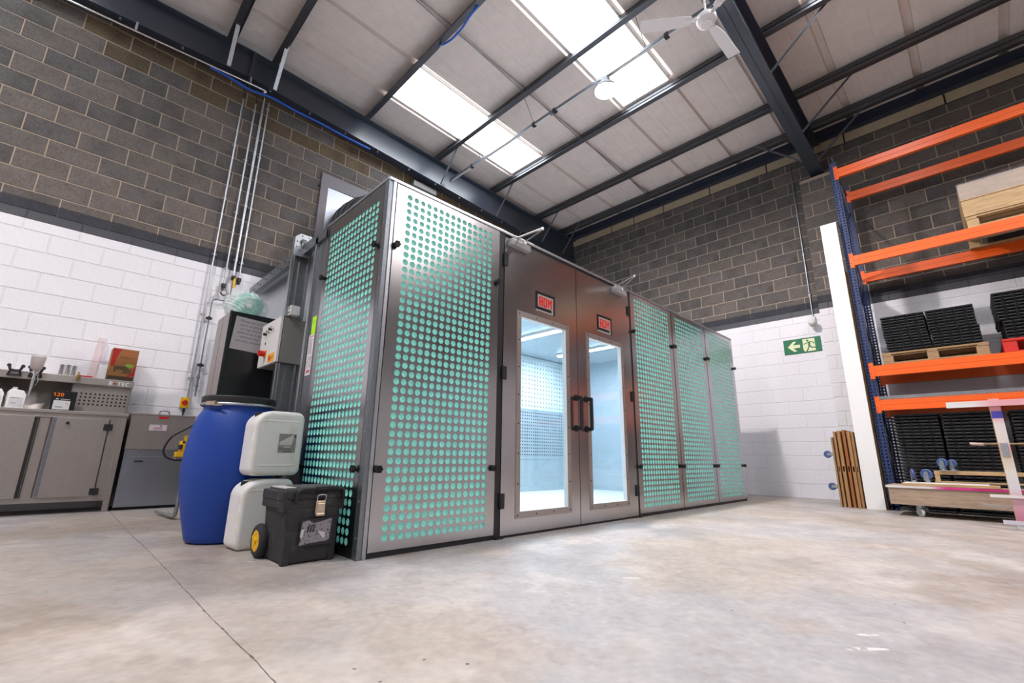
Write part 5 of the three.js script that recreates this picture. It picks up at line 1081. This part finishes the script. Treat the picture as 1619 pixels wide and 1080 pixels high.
  objW('sheet', [BB(-6.46, -5.0, 3.1, 4.87, 0.001, 0.02)], M.galv, v);
  objW('clip', [RB(-6.615, -6.585, 4.83, 4.87, 0.001, 0.03, 0.004)], M.black, v);
  const path = [V(-5.93, 4.22, 0.022), V(-5.93, 4.22, 0.42), V(-5.90, 4.1, 0.8), V(-5.85, 3.75, 1.25), V(-5.85, 3.2, 1.6), V(-5.85, 2.9, 1.65), V(-5.85, 2.56, 1.65)];
  const dm = std([0.085, 0.085, 0.095], 0.5), dt = obj('extract_duct', [TUBE(path, 0.44, 60, 40)], dm); tag(dt, 'wide black ribbed extraction duct rising behind the booth', 'duct');
  const cv = new THREE.CatmullRomCurve3(path, false, 'catmullrom', 0.4), rings = [];
  for (let k = 1; k < 17; k++) { const q = cv.getPointAt(k / 18), n = cv.getTangentAt(k / 18), r = new THREE.TorusGeometry(0.443, 0.012, 6, 44); r.applyQuaternion(new THREE.Quaternion().setFromUnitVectors(V(0, 0, 1), n)); rings.push(r.translate(q.x, q.y, q.z)); }
  for (const r of rings) objW('rib', [r], M.black, dt);
  tag(obj('wall_trunking', [RB(-4.92, -4.40, 5.6, 5.71, 0.005, 0.10, 0.004)], M.greyPaint), 'short grey trunking box under the gable rafter', 'trunking');
  // conduit under the gable rafter and cables
  const p0 = onZ(95, -6, 0.26), p1 = onZ(418, 143, 0.26);
  const c = thing('rafter_conduit', 'shiny steel conduit clipped along the gable rafter', 'conduit', [p1.x, p1.y, p1.z]);
  objW('pipe', [TUBE([V(p0.x - 0.8, p0.y - 0.04, 0.26), p0, V((p0.x + p1.x) / 2, (p0.y + p1.y) / 2, 0.26), V(p1.x - 0.03, p1.y, 0.26), V(p1.x, p1.y - 0.03, 0.24), V(-7.579, 5.86, 0.06), V(-7.579, 5.80, 0.04)], 0.013, 120, 10)], M.chrome, c);
  for (const px of [215, 396]) { const q = onZ(px, px === 215 ? 46 : 132, 0.26); objW('hanger', [RB(q.x - 0.012, q.x + 0.012, q.y - 0.02, q.y + 0.12, 0.247, 0.253, 0.002), CY(0.018, 0.02, q.x, q.y, 0.26, 'x', 10)], M.galv, c); }
  const bl = [[365, 124], [395, 142], [430, 155], [470, 177], [510, 197], [545, 216], [585, 236]].map(([a, b], i) => onZ(a, b, 0.24)); bl.unshift(bl[0].clone().add(V(-0.25, 0.06, -0.06)));
  tag(obj('blue_cable', [TUBE(bl, 0.017, 80, 8)], M.blueCable), 'bright blue cable running along the gable rafter', 'cable');
  const out = p => onX(p[0], p[1], -6.03), inn = (p, dy) => { const q = out(p); return V(-5.945, rafterTop(-5.97) + dy + 0.07, q.z); };
  const b2 = [V(-5.94, 6.42, 0.2), inn([580, 194], 0.02), inn([640, 130], 0.05), inn([680, 86], 0.05), out([700, 71]), out([714, 62]), out([730, 45]), out([745, 22]), inn([760, 0], 0.05), inn([775, -18], 0.05)];
  tag(obj('blue_cable', [TUBE(b2, 0.014, 80, 8)], M.blueCable), 'blue cable sagging under the purlin above the rooflight', 'cable');
  for (const [x, px, py, l] of [[-7.842, 370, 124, 'thin black cable bending from the rafter into the first pipe'], [-7.676, 398, 128, 'thin black cable bending from the rafter into the second pipe']]) {
    const q = onZ(px, py, 0.2); tag(obj('black_cable', [TUBE([q, V(x - 0.06, 5.9, 0.12), V(x, 5.78, 0.05), V(x, 5.69, 0.04)], 0.0075, 30, 6)], M.black), l, 'cable');
  }
}
// ---------------------------------------------------------------- lighting rail and ceiling fan
{
  const t = thing('lighting_rail', 'slim grey lighting rail hung below the purlins', 'rail', [-4.2, 5.94, 2.9]);
  objW('rail', [BB(-4.222, -4.178, 5.935, 5.975, 0.26, 5.5), BB(-4.226, -4.174, 5.928, 5.936, 0.26, 5.5)], M.galvDark, t);
  objW('cover_strip', [BB(-4.218, -4.182, 5.921, 5.929, 0.3, 2.9), BB(-4.218, -4.182, 5.921, 5.929, 3.05, 5.3)], M.offWhite, t);
  for (const z of [0.95, 2.55, 3.0, 4.9]) objW('joint', [RB(-4.232, -4.168, 5.915, 5.98, z - 0.03, z + 0.03, 0.004)], M.black, t);
  for (const z of [1.2, 2.55, 4.6]) objW('wire', [ROD(V(-4.2, 5.97, z), V(-4.43, rafterTop(-4.43) + 0.01, z), 0.004, 6)], M.black, t);
  const h = onY(1117, 33, 5.32), t1 = onY(1157, 88, 5.32), t2 = onY(1003, 46, 5.32);
  const f = thing('ceiling_fan', 'white three blade ceiling fan beside the rafter', 'fan', [h.x, 5.32, h.z]);
  obj('motor', [LATHE([[0, -0.045], [0.06, -0.042], [0.098, -0.025], [0.105, 0.0], [0.105, 0.045], [0.085, 0.07], [0.03, 0.085], [0, 0.085]], 32), CY(0.062, 0.012, 0, -0.046, 0, 'y', 28)], M.fan, f);
  const rod = rafterBottom(h.x) - 5.32; obj('rod', [CY(0.012, rod - 0.08, 0, 0.08 + (rod - 0.08) / 2, 0, 'y', 10), LATHE([[0.012, rod - 0.07], [0.05, rod - 0.02], [0.055, rod - 0.001], [0, rod - 0.001]], 20)], M.fan, f);
  obj('clamp', [RB(-0.06, 0.06, rod, rod + 0.03, -0.06, 0.11, 0.004)], M.fan, f);
  const a1 = Math.atan2(-(t1.z - h.z), t1.x - h.x), a2 = Math.atan2(-(t2.z - h.z), t2.x - h.x);
  for (const a of [a1, a2, a1 + (2 * Math.PI + a2 - a1) % (2 * Math.PI) / 2 + Math.PI]) {
    const bl = EX([[0.16, -0.045], [0.30, -0.07], [0.70, -0.08], [0.71, 0.06], [0.30, 0.055], [0.16, 0.04]], 0.006, 0.002).rotateX(-Math.PI / 2); bl.rotateX(0.16); bl.translate(0, 0.025, 0);
    const m = obj('blade', [bl, RB(0.09, 0.22, 0.02, 0.03, -0.022, 0.022, 0.003)], M.fan, f); m.rotation.y = a;
    
  }
}
// ---------------------------------------------------------------- high-bay lamps
LAMP_SPOTS.forEach(([x, y, z], i) => {
  const t = thing('high_bay_lamp', ['round high bay lamp hanging from the lighting rail beside the rooflight', 'round high bay lamp hanging above the steel washing station', 'round high bay lamp hanging behind, over the racking aisle', 'round high bay lamp hanging in the far bay of the hall'][i], 'lamp', [x, y, z], 0, 'high bay lamps');
  obj('housing', [LATHE([[0.02, 0.2], [0.07, 0.19], [0.09, 0.12], [0.15, 0.06], [0.17, 0.01], [0.165, 0.0]], 24)], M.black, t);
  obj('lens', [CY(0.155, 0.012, 0, 0.008, 0, 'y', 28)], M.lampGlow, t);
  obj('hanger', [ROD(V(0, 0.19, 0), V(0, 0.214, 0), 0.012)], M.galvDark, t);
  const l = new THREE.SpotLight(0xfff5f3, LAMP_I * LAMP_POWER[i], 0, Math.PI * 0.485, 0.45, 2);
  l.position.set(0, -0.02, 0); l.target.position.set(0, -5, 0); l.castShadow = true; l.shadow.radius = 5; l.name = 'lamp_light';
  t.add(l); t.add(l.target); l.target.name = 'lamp_target';
});
renderer.render(scene, camera);
